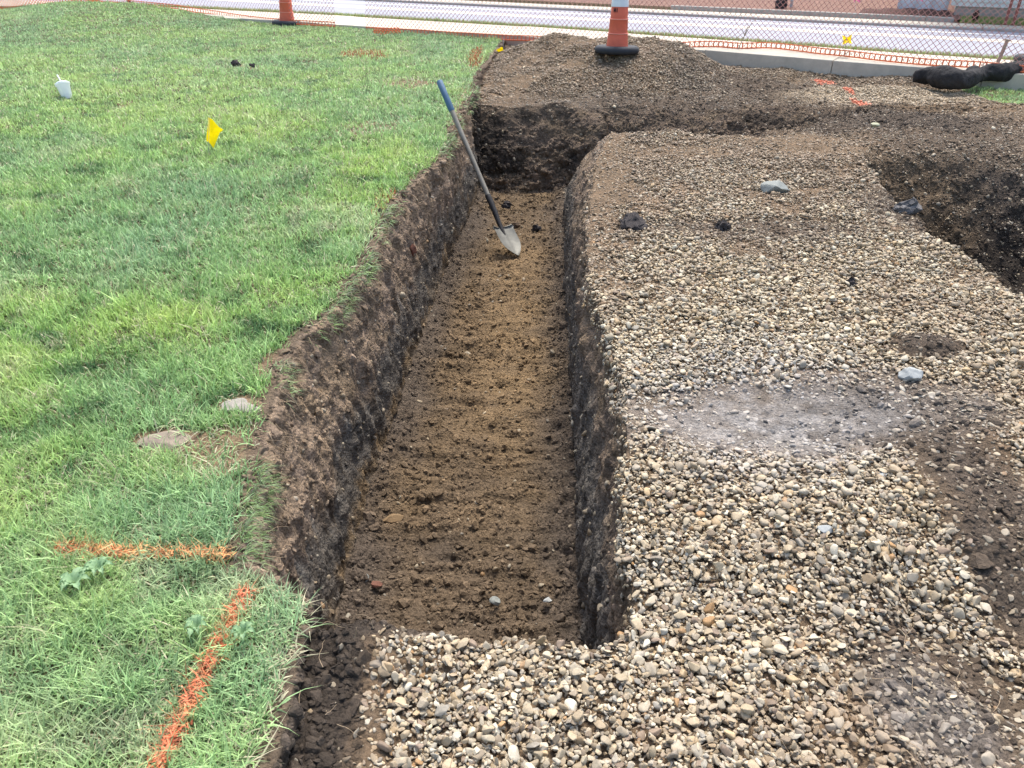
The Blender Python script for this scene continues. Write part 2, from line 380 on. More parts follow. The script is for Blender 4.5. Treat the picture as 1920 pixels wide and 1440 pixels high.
# lawn soil
bare = np.maximum.reduce([blob(px_, py_, 320, 832, 75, 24, edge=.25), blob(px_, py_, 455, 768, 45, 20, edge=.3), blob(px_, py_, 430, 850, 80, 50, edge=.4) * .8, blob(px_, py_, 515, 690, 40, 30, edge=.3),
                          .8 * blob(px_, py_, 445, 128, 10, 6), .8 * blob(px_, py_, 478, 130, 9, 6), .55 * blob(px_, py_, 235, 128, 22, 9), .6 * blob(px_, py_, 238, 196, 14, 7), .5 * blob(px_, py_, 240, 236, 14, 5), .5 * blob(px_, py_, 690, 245, 60, 14), .7 * blob(px_, py_, 770, 160, 60, 10),
                          .6 * blob(px_, py_, 860, 210, 14, 50)])
lc = mix(np.broadcast_to(lawnsoil, P.shape), clay * 1.6, bare)
lc = mix(lc, topsoil * 1.2, (1 - sst(.02, .09, -U)) * .9 * lawnm)
C = np.where((Z == 0)[..., None], lc, C)
C = C * (1 + .18 * nC[..., None])
C = np.clip(C, .01, .9)

nv, nu = P.shape[:2]
ii = (np.arange(nv - 1)[:, None] * nu + np.arange(nu - 1)[None, :])
Fq = np.stack([ii, ii + 1, ii + nu + 1, ii + nu], -1).reshape(-1, 4)
ground = mesh_np('ground', P.reshape(-1, 3), Fq, M_SOIL, col=C.reshape(-1, 3)); tag(ground, kind='structure')

# surrounding ground out to the horizon
def quadsheet(name, pts, mt, kind='structure', parent=None):
    b = MB(); b.add(pts, [tuple(range(len(pts)))]); o = b.build(name, mt, parent)
    if kind: tag(o, kind=kind)
    return o
b = MB()
for q in ([(-150, -150, -.06), (150, -150, -.06), (150, -2.9, -.06), (-150, -2.9, -.06)], [(-150, -2.9, -.06), (-13.9, -2.9, -.06), (-13.9, 25, -.06), (-150, 25, -.06)], [(13.7, -2.9, -.06), (150, -2.9, -.06), (150, 2, -.06), (13.7, 2, -.06)]):
    b.add(q, [(0, 1, 2, 3)])
tag(b.build('outer_ground', M_FAR), kind='structure')

# ---------------------------------------------------------------- scattering over the terrain grid
Pa, Pb, Pc, Pd = P[:-1, :-1], P[:-1, 1:], P[1:, 1:], P[1:, :-1]
area = (np.linalg.norm(np.cross(Pb - Pa, Pd - Pa), axis=-1) + np.linalg.norm(np.cross(Pb - Pc, Pd - Pc), axis=-1)) / 2
CX = (Pa[..., 0] + Pc[..., 0]) / 2; CY = (Pa[..., 1] + Pc[..., 1]) / 2; CZ = (Pa[..., 2] + Pc[..., 2]) / 2
zoneC = Z[:-1, :-1]; mC = m[:-1, :-1]; pastC = past[:-1, :-1]
depthC = CY * math.cos(PITCH) + (CAM_H - CZ) * math.sin(PITCH)
inframe = (np.abs(CX) < .70 * depthC + .25) & (CY > .72)
inview = (np.abs(CX) < .70 * depthC + 1.7) & (CY > -.6) & (pastC < .5)          # frame plus the ground a step to the side
outf = np.where(inframe, 1.0, .55)
def cellf(a): return (a[:-1, :-1] + a[1:, 1:]) / 2
def scatter(dens, limit=10 ** 9):
    w = (area * dens).ravel(); tot = w.sum(); n = int(min(tot, limit))
    cs = np.cumsum(w); idx = np.searchsorted(cs, rng.random(n) * tot)
    i, j = np.unravel_index(np.minimum(idx, len(cs) - 1), area.shape)
    a = rng.random((n, 1)); b_ = rng.random((n, 1))
    pos = (P[i, j] * (1 - a) + P[i, j + 1] * a) * (1 - b_) + (P[i + 1, j] * (1 - a) + P[i + 1, j + 1] * a) * b_
    return pos, Nn[i, j], i, j

# ---- stone shapes
def ico(sub):
    t = (1 + 5 ** .5) / 2
    v = [(-1, t, 0), (1, t, 0), (-1, -t, 0), (1, -t, 0), (0, -1, t), (0, 1, t), (0, -1, -t), (0, 1, -t), (t, 0, -1), (t, 0, 1), (-t, 0, -1), (-t, 0, 1)]
    f = [(0, 11, 5), (0, 5, 1), (0, 1, 7), (0, 7, 10), (0, 10, 11), (1, 5, 9), (5, 11, 4), (11, 10, 2), (10, 7, 6), (7, 1, 8), (3, 9, 4), (3, 4, 2), (3, 2, 6), (3, 6, 8), (3, 8, 9), (4, 9, 5), (2, 4, 11), (6, 2, 10), (8, 6, 7), (9, 8, 1)]
    v = [np.array(q) / np.linalg.norm(q) for q in v]
    for _ in range(sub):
        c = {}; nf = []
        def mid(a, b):
            k = (min(a, b), max(a, b))
            if k not in c:
                q = v[a] + v[b]; v.append(q / np.linalg.norm(q)); c[k] = len(v) - 1
            return c[k]
        for a, b_, d in f:
            x, y, z_ = mid(a, b_), mid(b_, d), mid(d, a); nf += [(a, x, z_), (b_, y, x), (d, z_, y), (x, y, z_)]
        f = nf
    return np.array(v), np.array(f)
ICO = [ico(0), ico(1), ico(2)]
def pebble(sub, ang, r, flat=.55):
    V, F = ICO[sub]; V = V.copy()
    for k in range(ang):                               # chop with soft random planes -> facets
        n = r.normal(size=3); n /= np.linalg.norm(n); dlim = r.uniform(.38, .78)
        s_ = V @ n; ex = np.maximum(s_ - dlim, 0); V = V - np.outer(ex * .96, n)
    V = V * (1 + .04 * np.sin(V @ r.normal(size=3) * 2 + r.random() * 6)[:, None])
    V /= np.abs(V).max(0)
    V = V * np.array([1, r.uniform(.6, .95), r.uniform(flat - .15, flat + .2)])
    return V, F
def rotmats(nrm, tilt, n):
    """random yaw about the surface normal with a random tilt"""
    nn = nrm + rng.normal(size=(n, 3)) * tilt; nn /= np.linalg.norm(nn, axis=1, keepdims=True)
    t = rng.normal(size=(n, 3)); t -= nn * (t * nn).sum(1, keepdims=True); t /= np.linalg.norm(t, axis=1, keepdims=True)
    bt = np.cross(nn, t); return np.stack([t, bt, nn], -1)          # columns
def stones(pos, nrm, size, colr, sub, ang, tilt, flat=.55, nvar=24, colvar=0):
    n = len(pos); Rm = rotmats(nrm, tilt, n); var = rng.integers(0, nvar, n); Vs = []; Fs = []; Cs = []; off = 0
    for k in range(nvar):
        V, F = pebble(sub, ang + (k % 3), np.random.default_rng(k + 100 * sub), flat)
        s = np.where(var == k)[0]
        if not len(s): continue
        W_ = np.einsum('nij,vj->nvi', Rm[s], V) * (size[s, None, None] / 2) + pos[s, None, :]
        Vs.append(W_.reshape(-1, 3)); Fs.append((F[None] + (off + np.arange(len(s)) * len(V))[:, None, None]).reshape(-1, 3)); off += len(s) * len(V)
        Cs.append(np.repeat(colr[s], len(V), 0))
    return np.concatenate(Vs), np.concatenate(Fs), np.concatenate(Cs)
def join(parts):
    V = []; F = []; Cc = []; o = 0
    for v, f, c in parts: V.append(v); F.append(f + o); Cc.append(c); o += len(v)
    return np.concatenate(V), np.concatenate(F), np.concatenate(Cc)

# ---- gravel density and dirtiness
def gravel_fields(X, Y):
    n1 = fbm(X, Y, s=2.4, oct=3, seed=111); n2 = fbm(X, Y, s=7, oct=3, seed=112)
    g = np.ones_like(X)
    g *= 1 - .97 * blob(X, Y, 1430, 765, 190, 70, edge=.6, nz=1.1)
    g *= 1 - .80 * blob(X, Y, 1700, 760, 210, 75, edge=.5)
    g *= 1 - .86 * blob(X, Y, 1870, 930, 110, 130, edge=.5)
    g *= 1 - .9 * blob(X, Y, 1910, 1080, 60, 130, edge=.4)
    g *= 1 - .72 * blob(X, Y, 1830, 1300, 190, 190, edge=.5)
    g *= 1 - .4 * blob(X, Y, 1640, 1390, 110, 100, edge=.6)
    g *= 1 - .9 * blob(X, Y, 1740, 645, 75, 20, edge=.4)
    g *= 1 - .6 * blob(X, Y, 1420, 418, 260, 18, edge=.6)
    g *= 1 - .85 * blob(X, Y, 1700, 222, 210, 28, edge=.5)
    g *= 1 - .6 * blob(X, Y, 1360, 192, 150, 16, edge=.5)
    g *= 1 - .75 * blob(X, Y, 1740, 385, 110, 45, edge=.5)
    g *= 1 - .5 * blob(X, Y, 1500, 260, 160, 25, edge=.6)
    g *= 1 - .75 * blob(X, Y, 1250, 186, 330, 20, edge=.5)
    g *= 1 - .7 * blob(X, Y, 1440, 150, 100, 24, edge=.5)
    g *= 1 - .6 * blob(X, Y, 1830, 255, 160, 40, edge=.5)
    edge = sst(-.36, -.20, X + .06 * n2) + sst(1.3, 1.5, Y); g *= np.clip(edge, .03, 1)
    g *= 1 - .8 * blob(X, Y, 720, 1172, 110, 20, edge=.4)
    far = sst(2.6, 6.0, Y)
    g *= 1 - far * .35
    d = .12 + .2 * np.clip(n1 + .3, 0, 1) + .2 * np.clip(n2, 0, 1) + .45 * far + .15 * sst(7, 8.5, Y)
    d = d + .5 * (1 - g) * .8
    d = d + .25 * blob(X, Y, 1480, 1110, 170, 130, edge=.8) * np.clip(.5 + n2, 0, 1)
    d = d + .3 * blob(X, Y, 1640, 1350, 200, 110, edge=.8) + .2 * np.clip(n1 + .1, 0, 1) * blob(X, Y, 1500, 1200, 330, 200, edge=.8)
    d = d - .35 * blob(X, Y, 1350, 610, 230, 80, edge=.8) - .2 * blob(X, Y, 1660, 178, 170, 16, z=-.08) - .12 * blob(X, Y, 1500, 520, 300, 40, edge=.8)
    d = d + .25 * blob(X, Y, 1300, 120, 130, 40, z=.15, edge=.8) + .14 * sst(7.2, 8, Y) * (X < 2.6) + .12 * sst(4.6, 5.4, Y) * (1 - sst(6.6, 7.2, Y))
    sh = (1 - sst(.0, .26, X - XRtop(Y) + .1 * n2)) * sst(3.0, 3.8, Y) * (1 - sst(6.4, 6.8, Y))
    g *= 1 - .75 * sh; d = d + .3 * sh
    g *= 1 - blob(X, Y, 1925, 172, 85, 30, z=-.05, edge=.3)
    n3 = fbm(X, Y, s=1.6, oct=4, seed=113, gain=.6)
    pat = sst(-.03, .28, n3 + .35 * n2) * sst(2.3, 3.6, Y)
    g *= 1 - .72 * pat; d = d + .42 * pat
    d = d - .25 * sst(.0, .3, -n3) * sst(2.3, 3.6, Y) * (1 - sst(6.5, 7.5, Y))
    return np.clip(g, 0, 1), np.clip(d, .02, .88)
def palette(n, seed=0):
    pal = np.array([[.50, .44, .34], [.57, .54, .47], [.42, .37, .29], [.50, .50, .47], [.62, .58, .49], [.33, .29, .24], [.46, .37, .25], [.36, .36, .35], [.66, .65, .60], [.42, .27, .14], [.27, .22, .19]])
    w = np.array([.17, .16, .15, .11, .12, .10, .07, .08, .05, .012, .05]); w /= w.sum()
    c = pal[rng.choice(len(pal), n, p=w)] * rng.uniform(.58, 1.15, (n, 1)) * np.array([.90, .815, .645]); return c
gC, dC = gravel_fields(CX, CY)
soil_cell = cellf(C)
notlawn = (zoneC > 0)
benchm = (zoneC == 4) | (((zoneC == 2) | (zoneC == 3)) & (mC < .25)) | ((zoneC == 1) & (mC < .1) & (U[:-1, :-1] > .6)) | ((zoneC == 3) & (U[:-1, :-1] > .86))
pitC = pit_depth(CX, CY); brC = cellf(brd)
steep = cellf(Nn[..., 2])
gd = benchm * inview * gC * (1 - .93 * sst(.06, .3, pitC)) * (1 - .9 * sst(.05, .25, brC)) * np.clip(steep * 1.6 - .3, .08, 1)
fwm = (CY > YF0) & (CY < YF1 + .02) & (mC > .12)
gd = gd * (1 - .9 * fwm)
parts = []
bands = [(0, 2.1, 16500, 2), (2.1, 3.6, 15000, 1), (3.6, 30, 13500, 0)]
for lo, hi, dn, sub in bands:
    bandm = np.where(inframe, (depthC >= lo) & (depthC < hi), 0.0)
    if sub == 1: bandm = np.maximum(bandm, .55 * ((~inframe) & (depthC < 3.2)))
    if sub == 0: bandm = np.maximum(bandm, .6 * ((~inframe) & (depthC >= 3.2)))
    pos, nrm, i, j = scatter(gd * bandm * dn)
    n = len(pos); size = np.clip(np.where(rng.random(n) < .17, .0235, .0128) * rng.lognormal(0, .26, n), .006, .038)
    if lo > 3: size *= 1.0
    c = palette(n) * (np.array([.98, 1.0, 1.05]) if lo == 0 else 1.0); dd = dC[i, j] + rng.normal(0, .13 + .17 * (lo > 3), n)
    lift = rng.uniform(-.15, .55, n) * size * np.clip(gC[i, j], .1, 1)
    lift += rng.uniform(0, .012, n) * (gC[i, j] > .5)
    pos = pos + nrm * lift[:, None]
    under = rng.uniform(0, 1, n)[:, None]
    sc = soil_cell[i, j] * 1.3; dust = blob(pos[:, 0], pos[:, 1], 1440, 762, 290, 120, edge=.6) * rng.random(n)
    c = c * (1 - np.clip(dd, 0, .9)[:, None]) + sc * np.clip(dd, 0, .9)[:, None]
    c = c * (1 - .65 * dust[:, None]) + c3(.36, .35, .33) * .65 * dust[:, None]
    # spray paint on the gravel
    pm = np.zeros(n)
    for bx in ((1545, 148, 20, 6), (1588, 168, 9, 6), (1615, 190, 14, 7), (1628, 203, 8, 5), (1540, 156, 10, 3)):
        pm = np.maximum(pm, blob(pos[:, 0], pos[:, 1], *bx, z=-.08, edge=.5))
    pm = (pm > rng.uniform(.35, 1.0, n))
    c[pm] = np.array([.62, .20, .11])
    parts.append(stones(pos, nrm, size, c, sub, 8 if sub == 2 else 5, .42, flat=.38, nvar=40))
V, F, Cc = join(parts); print('gravel faces', len(F))
gravel = mesh_np('gravel', V, F, M_STONE, col=Cc); tag(gravel, 'loose tan and grey river gravel spread over the bench and mound', 'gravel', kind='stuff')

# ---- soil clods (crumbs) everywhere there is soil
parts = []
uC0 = U[:-1, :-1]; soilcells = (notlawn | ((uC0 > -.09) & (CY < 9))) & inview
cd_d = np.zeros_like(CX)
cd_d += (zoneC == 2) * (mC > .5) * 5200 * np.clip(.6 + 1.3 * cellf(nA), .15, 1.6)
cd_d += ((zoneC == 1) | (zoneC == 3)) * (mC > .3) * (1100 * (1 - sst(.15, .35, -CZ)) * np.clip(.4 + 1.6 * cellf(nB), 0, 1.5) + 250)
cd_d += fwm * 1800
cd_d += (zoneC == 0) * sst(-.085, -.02, uC0) * 4200 * np.clip(.6 + 1.2 * cellf(nB), .1, 1.5)
cd_d += (zoneC == 4) * (2600 * np.clip(cellf(dark_m), 0, 1) + 2400 * sst(.05, .3, pitC) + 1500 * sst(.05, .2, brC) + 700)
cd_d += strip[:-1, :-1] * (zoneC > 0) * (1 - mC) * 5500
cd_d = cd_d * (1 - .75 * cellf(silt_m))
for lo, hi, sub, k in ((0, 2.6, 1, 1.15), (2.6, 30, 0, .8)):
    pos, nrm, i, j = scatter(cd_d * soilcells * outf * k * ((depthC >= lo) & (depthC < hi)))
    n = len(pos); size = np.clip(rng.lognormal(math.log(.014), .48, n), .005, .052)
    c = soil_cell[i, j] * rng.uniform(.72, 1.45, (n, 1)); pos = pos - nrm * (size * rng.uniform(-.12, .22, n))[:, None]
    parts.append(stones(pos, nrm, size, c, sub, 4, .5, flat=.62, nvar=20))
bigd = strip[:-1, :-1] * (zoneC > 0) * (1 - mC) * 420 + (zoneC == 2) * (mC > .5) * 190 * np.clip(.6 + 1.5 * cellf(nA), .1, 1.6) + (zoneC == 1) * (mC > .3) * 150 * (1 - sst(.15, .35, -CZ)) + fwm * 260 + (zoneC == 4) * (110 * np.clip(cellf(dark_m), 0, 1) + 260 * sst(.05, .3, pitC) + 120 * sst(.05, .2, brC)) + (zoneC == 0) * (uC0 > -.06) * 170 * (CY > 1.4)
pos, nrm, i, j = scatter(bigd * inview); n = len(pos); size = np.clip(rng.lognormal(math.log(.034), .34, n), .02, .08)
c = soil_cell[i, j] * rng.uniform(.75, 1.3, (n, 1)); pos = pos - nrm * (size * rng.uniform(.0, .2, n))[:, None]
v_, f_, c_ = stones(pos, nrm, size, c, 2, 7, .4, flat=.62, nvar=16)
v_ = v_ + .006 * np.stack([fbm(v_[:, 0], v_[:, 1], v_[:, 2], s=70, oct=3, seed=q) for q in (5, 6, 7)], -1)
parts.append((v_, f_, c_))
V, F, Cc = join(parts); V += .0016 * np.stack([noise(V[:, 0], V[:, 1], V[:, 2], 160, 5), noise(V[:, 0], V[:, 1], V[:, 2], 160, 6), noise(V[:, 0], V[:, 1], V[:, 2], 160, 7)], -1)
print('clod faces', len(F))
clods = mesh_np('soil_crumbs', V, F, M_CLOD, col=Cc, smooth=False); tag(clods, 'crumbled brown soil lying on the trench floor walls and edges', 'soil', kind='stuff')
# stones stuck in the soil (floor, walls, pit)
pos, nrm, i, j = scatter(soilcells * ((zoneC == 2) * (mC > .5) * 55 + ((zoneC == 1) | (zoneC == 3)) * (mC > .3) * 70 + (zoneC == 4) * (260 * sst(.05, .3, pitC) + 60 * sst(.05, .2, brC)) + fwm * 90))
n = len(pos); size = np.clip(rng.lognormal(math.log(.018), .4, n), .008, .05); c = palette(n) * .75
c = c * .6 + soil_cell[i, j] * .4
V, F, Cc = stones(pos, nrm, size, c, 1, 3, .5, nvar=20)
tag(mesh_np('embedded_pebbles', V, F, M_STONE, col=Cc), 'scattered pebbles stuck in the trench floor and soil walls', 'pebbles', kind='stuff')

# ---------------------------------------------------------------- grass
def blades(pos, nrm, ln, wd, colr, lean, curl, seg=3, up=.75, az=None):
    n = len(pos); az = rng.uniform(0, 2 * math.pi, n) if az is None else az
    dirh = np.stack([np.cos(az), np.sin(az), 0 * az], -1)
    upv = np.stack([0 * az, 0 * az, 1 + 0 * az], -1) * (1 - .3) + nrm * .3
    side = np.stack([-np.sin(az), np.cos(az), 0 * az], -1)
    tw = rng.normal(0, .5, n)[:, None]; side = side + tw * upv * .6; side /= np.linalg.norm(side, axis=1, keepdims=True)
    rows = []; ths = lean
    p = pos.copy(); th = ths.copy(); V = np.zeros((n, 2 * seg + 1, 3)); Cv = np.zeros((n, 2 * seg + 1, 3))
    for k in range(seg + 1):
        t = k / seg; w = wd * (1 - t ** 1.6) * (.75 + .5 * (t < .6))
        shade = .62 + .45 * t
        if k < seg:
            V[:, 2 * k] = p - side * w[:, None] / 2; V[:, 2 * k + 1] = p + side * w[:, None] / 2
            Cv[:, 2 * k] = colr * 1.0; Cv[:, 2 * k + 1] = colr * 1.0
        else: V[:, 2 * seg] = p; Cv[:, 2 * seg] = colr
        d = dirh * np.sin(th)[:, None] + upv * np.cos(th)[:, None]
        p = p + d * (ln / seg)[:, None]; th = th + curl
    o = (np.arange(n) * (2 * seg + 1))[:, None]
    fq = [np.array([2 * k, 2 * k + 1, 2 * k + 3, 2 * k + 2])[None] + o for k in range(seg - 1)]
    ft = np.array([2 * seg - 2, 2 * seg - 1, 2 * seg])[None] + o
    return V.reshape(-1, 3), [np.concatenate(fq), ft], Cv.reshape(-1, 3)

def joinb(parts):
    V = []; Q = []; T = []; Cc = []; o = 0
    for v, f, c in parts: V.append(v); Q.append(f[0] + o); T.append(f[1] + o); Cc.append(c); o += len(v)
    return np.concatenate(V), [np.concatenate(Q), np.concatenate(T)], np.concatenate(Cc)

# painted marks on the lawn, world polylines with half width
def seg_dist(X, Y, a, b):
    ax, ay = a; bx, by = b; L2 = (bx - ax) ** 2 + (by - ay) ** 2
    t = np.clip(((X - ax) * (bx - ax) + (Y - ay) * (by - ay)) / L2, 0, 1)
    return np.hypot(X - ax - t * (bx - ax), Y - ay - t * (by - ay))
pA = [at(112, 1042), at(300, 1048), at(432, 1054)]
pB = [at(468, 1122), at(425, 1195), at(380, 1285), at(340, 1370), at(300, 1460)]
def paintdist(X, Y, pl):
    return np.minimum.reduce([seg_dist(X, Y, pl[k][:2], pl[k + 1][:2]) for k in range(len(pl) - 1)])

lawn_cells = ((zoneC == 0) | (blob(CX, CY, 1925, 172, 85, 30, z=-.05, edge=.3) > .5) & (zoneC == 4)) & inview & (CY < 19)
bareC = cellf(bare); uC = U[:-1, :-1]
gn = np.clip(1.05 + .6 * fbm(CX, CY, s=9, oct=3, seed=121) + .3 * fbm(CX, CY, s=2.2, oct=2, seed=122), .35, 1.5)
lod = np.where(inframe, np.clip((depthC / 2.0), 1, 7), np.clip(depthC / 2.0, 1.8, 7))
gdens = lawn_cells * outf * gn * (1 - .93 * bareC) * 34000 / lod ** 1.55
gdens = gdens * np.where(zoneC == 0, sst(-.002, -.05 , uC + .05 * fbm(CX, CY, s=6, oct=3, seed=161) + .02), 1.0)
pos, nrm, i, j = scatter(gdens); n = len(pos); print('blades', n)
L = lod[i, j]
f_a = fbm(pos[:, 0], pos[:, 1], s=1.1, oct=3, seed=131); f_b = fbm(pos[:, 0], pos[:, 1], s=5, oct=3, seed=132); f_c = fbm(pos[:, 0], pos[:, 1], s=14, oct=2, seed=133); f_e = fbm(pos[:, 0], pos[:, 1], s=2.2, oct=3, seed=135); f_d = fbm(pos[:, 0] , pos[:, 1] * 1.3, s=8, oct=3, seed=134, gain=.6)
blue = c3(.27, .42, .21); mid = c3(.33, .50, .155); yel = c3(.46, .57, .18); drk = c3(.085, .18, .065); straw = c3(.55, .52, .34)
def m2(a, b, t): t = np.clip(t, 0, 1)[:, None]; return a * (1 - t) + b * t
gc = m2(np.broadcast_to(mid, (n, 3)), blue, .3 - 1.2 * f_a + .5 * (1 - sst(1.3, 2.4, pos[:, 1])))
gc = m2(gc, yel, .1 + .9 * f_a + .8 * f_b)
gc = m2(gc, drk, -.2 - 1.6 * f_b + 1.0 * f_c - 1.0 * f_d)
gc = m2(gc, c3(.58, .62, .38), .9 * f_e + .5 * f_c - .12); gc = m2(gc, c3(.42, .56, .32), .3 * sst(4, 9, pos[:, 1]))
st_ = rng.random(n) < np.clip(.10 + .28 * f_c + .2 * f_b + .3 * bareC[i, j] + .25 * blob(pos[:, 0], pos[:, 1], 530, 1250, 60, 190, edge=.8) + .22 * sst(-.06, 0, uC[i, j]) * (zoneC[i, j] == 0), .03, .8)
gc = np.where(st_[:, None], straw * rng.uniform(.6, 1.1, (n, 1)), gc * rng.uniform(.6, 1.5, (n, 1)))
ln = rng.lognormal(math.log(.046), .3, n) * (1 + .35 * f_b) * np.clip(1.1 - .09 * L, .62, 1.0) * np.clip(1 + .9 * f_d, .5, 1.6); ln *= 1 + .08 * (1 - sst(1.3, 2.2, pos[:, 1]))
wd = rng.uniform(.0020, .0038, n) * L ** .85
lean = np.abs(rng.normal(.45, .38, n)) + .5 * st_ + .25 * (1 - sst(1.3, 2.2, pos[:, 1])); curl = rng.normal(.28, .22, n)
# faded orange remnants far away on the lawn
for bx, s_ in (((893, 112, 11, 20), .7), ((680, 104, 38, 6), .5), ((710, 112, 18, 4), .4), ((728, 385, 22, 26), .35)):
    k = blob(pos[:, 0], pos[:, 1], *bx, edge=.5) * s_ > rng.random(n)
    gc[k] = c3(.5, .2, .09) * rng.uniform(.7, 1.1, (k.sum(), 1))
da = paintdist(pos[:, 0], pos[:, 1], pA); db = paintdist(pos[:, 0], pos[:, 1], pB)
mottle = noise(pos[:, 0], pos[:, 1], s=60, seed=141)
isA = (da < .015 + .009 * mottle) & (rng.random(n) < .52 + .4 * mottle); isB = (db < .015 + .009 * mottle) & ~isA & (rng.random(n) < .52 + .4 * mottle)
rest = ~(isA | isB)
for dd_, cc_ in ((da, c3(.70, .38, .16)), (db, c3(.66, .25, .12))):
    k = rest & (dd_ < .034) & (rng.random(n) < .38 * (1 - dd_ / .034) + .06); gc[k] = gc[k] * .35 + cc_ * .65 * rng.uniform(.6, 1.1, (k.sum(), 1))
V, Fl, Cc = blades(pos[rest], nrm[rest], ln[rest], wd[rest], gc[rest], lean[rest], curl[rest])
# ragged sod fringe leaning out over the trench edge
nf = 8000; fy = 1.42 * (8.2 / 1.42) ** rng.random(nf); tuft = .25 + 1.8 * fbm(fy, 0 * fy + 1, s=5, oct=3, seed=151); kk = rng.random(nf) < tuft; fy = fy[kk]; nf = len(fy)
fd = np.abs(rng.normal(0, .03, nf)); fx = XLtop(fy) + .012 - fd * .8; fz = np.where(fx > XLtop(fy), -.03, .012) - rng.random(nf) * .012
fdist = np.clip(fy / 1.6, 1, 5); fc = np.where((rng.random(nf) < .22)[:, None], straw * .6, m2(np.broadcast_to(blue, (nf, 3)), mid, rng.random(nf))) * rng.uniform(.35, 1.0, (nf, 1))
V2, F2, C2 = blades(np.stack([fx, fy, fz], -1), np.tile([0, 0, 1.], (nf, 1)), rng.uniform(.03, .085, nf), rng.uniform(.0016, .003, nf) * fdist ** .75, fc, rng.uniform(.5, 1.5, nf), rng.uniform(.2, .75, nf), az=rng.normal(0, .8, nf))
V, Fl, Cc = joinb([(V, Fl, Cc), (V2, F2, C2)])
grass = mesh_np('grass', V, Fl, M_GRASS, col=Cc, smooth=False); tag(grass, 'green lawn grass left of the trench', 'grass', kind='stuff')
for sel, nm, lab, base, pl, hw in ((isA, 'paint_mark', 'short light orange spray paint line across the grass pointing at the trench corner', c3(.86, .40, .17), pA, .016), (isB, 'paint_mark', 'long red orange spray paint line running down the grass to the bottom edge', c3(.82, .27, .13), pB, .016)):
    k = sel.sum()
    # extra painted blades, matted down
    ex = []
    for q in range(len(pl) - 1):
        a, b_ = np.array(pl[q]), np.array(pl[q + 1]); L_ = np.linalg.norm(b_ - a); cnt = int(L_ * 2000); t = rng.random((cnt, 1)); dr = (b_ - a) / L_; sd_ = np.array([-dr[1], dr[0], 0])
        ex.append(a * (1 - t) + b_ * t + sd_ * rng.normal(0, hw * .62, (cnt, 1)) + np.array([0, 0, .02]))
    ex = np.concatenate(ex); ex[:, 2] = lawn_z(ex[:, 0], ex[:, 1]) + rng.uniform(.002, .018, len(ex)); n2 = len(ex)
    ex = ex[ex[:, 0] < XLtop(ex[:, 1] - .1 * (1 - sst(-.62, -.40, ex[:, 0]))) + .0]; n2 = len(ex)
    pp = np.concatenate([pos[sel], ex]); nn = np.concatenate([nrm[sel], np.tile([0, 0, 1.], (n2, 1))])
    lnn = np.concatenate([ln[sel] * .6, rng.uniform(.012, .034, n2)]); wdd = np.concatenate([wd[sel], rng.uniform(.0018, .0036, n2)])
    le = np.concatenate([lean[sel] + .6, rng.uniform(.9, 1.6, n2)]); cu = np.concatenate([curl[sel], rng.normal(.1, .15, n2)])
    cc = base * rng.uniform(.5, 1.2, (k + n2, 1)) * (1 + np.array([.05, .35, .3]) * noise(pp[:, 0], pp[:, 1], s=22, seed=3)[:, None]); tt = rng.random(k + n2) < .16; cc[tt] = cc[tt] * .6 + c3(.5, .4, .2) * .4
    tt = rng.random(k + n2) < .08; cc[tt] *= .35
    V, Fl, Cc = blades(pp, nn, lnn, wdd, cc, le, cu)
    tag(mesh_np(nm, V, Fl, M_GRASS, col=Cc, smooth=False), lab, 'paint mark', 'orange paint lines on the lawn')

# roots and dead stems hanging at the lawn edge + strands lying around
rb = MB()
def strand(p, d, L_, r, sag=.5, n=6, wob=.25):
    pts = [Vector(p)]; d = Vector(d).normalized()
    for k in range(n):
        d = (d + Vector((random.gauss(0, wob), random.gauss(0, wob), random.gauss(0, wob) - sag * .3))).normalized(); pts.append(pts[-1] + d * L_ / n)
    rb.tube(pts, [r * (1 - .7 * k / n) for k in range(n + 1)], 4, cap=False)
for k in range(520):
    y = 1.45 * (7.4 / 1.45) ** random.random(); x = float(XLtop(np.array([y]))[0]) + random.uniform(-.015, .012)
    strand((x, y, random.uniform(-.06, .02)), (random.uniform(.1, .9), random.gauss(0, .5), random.uniform(-.8, .3)), random.uniform(.03, .14), random.uniform(.0007, .0015) * max(1, y / 3), sag=.9)
for k in range(60):
    q = at(random.uniform(560, 1900), random.uniform(1180, 1430)); strand((q.x, q.y, float(base_z(np.array([q.x]), np.array([q.y]))[0]) + .02), (random.gauss(0, 1), random.gauss(0, 1), .2), random.uniform(.03, .1), .0009, sag=.25)
tag(rb.build('roots', mat('root', (.36, .27, .17), .8, .2, 40), smooth=True), 'thin pale roots and dead stems hanging from the sod edge', 'roots', kind='stuff')
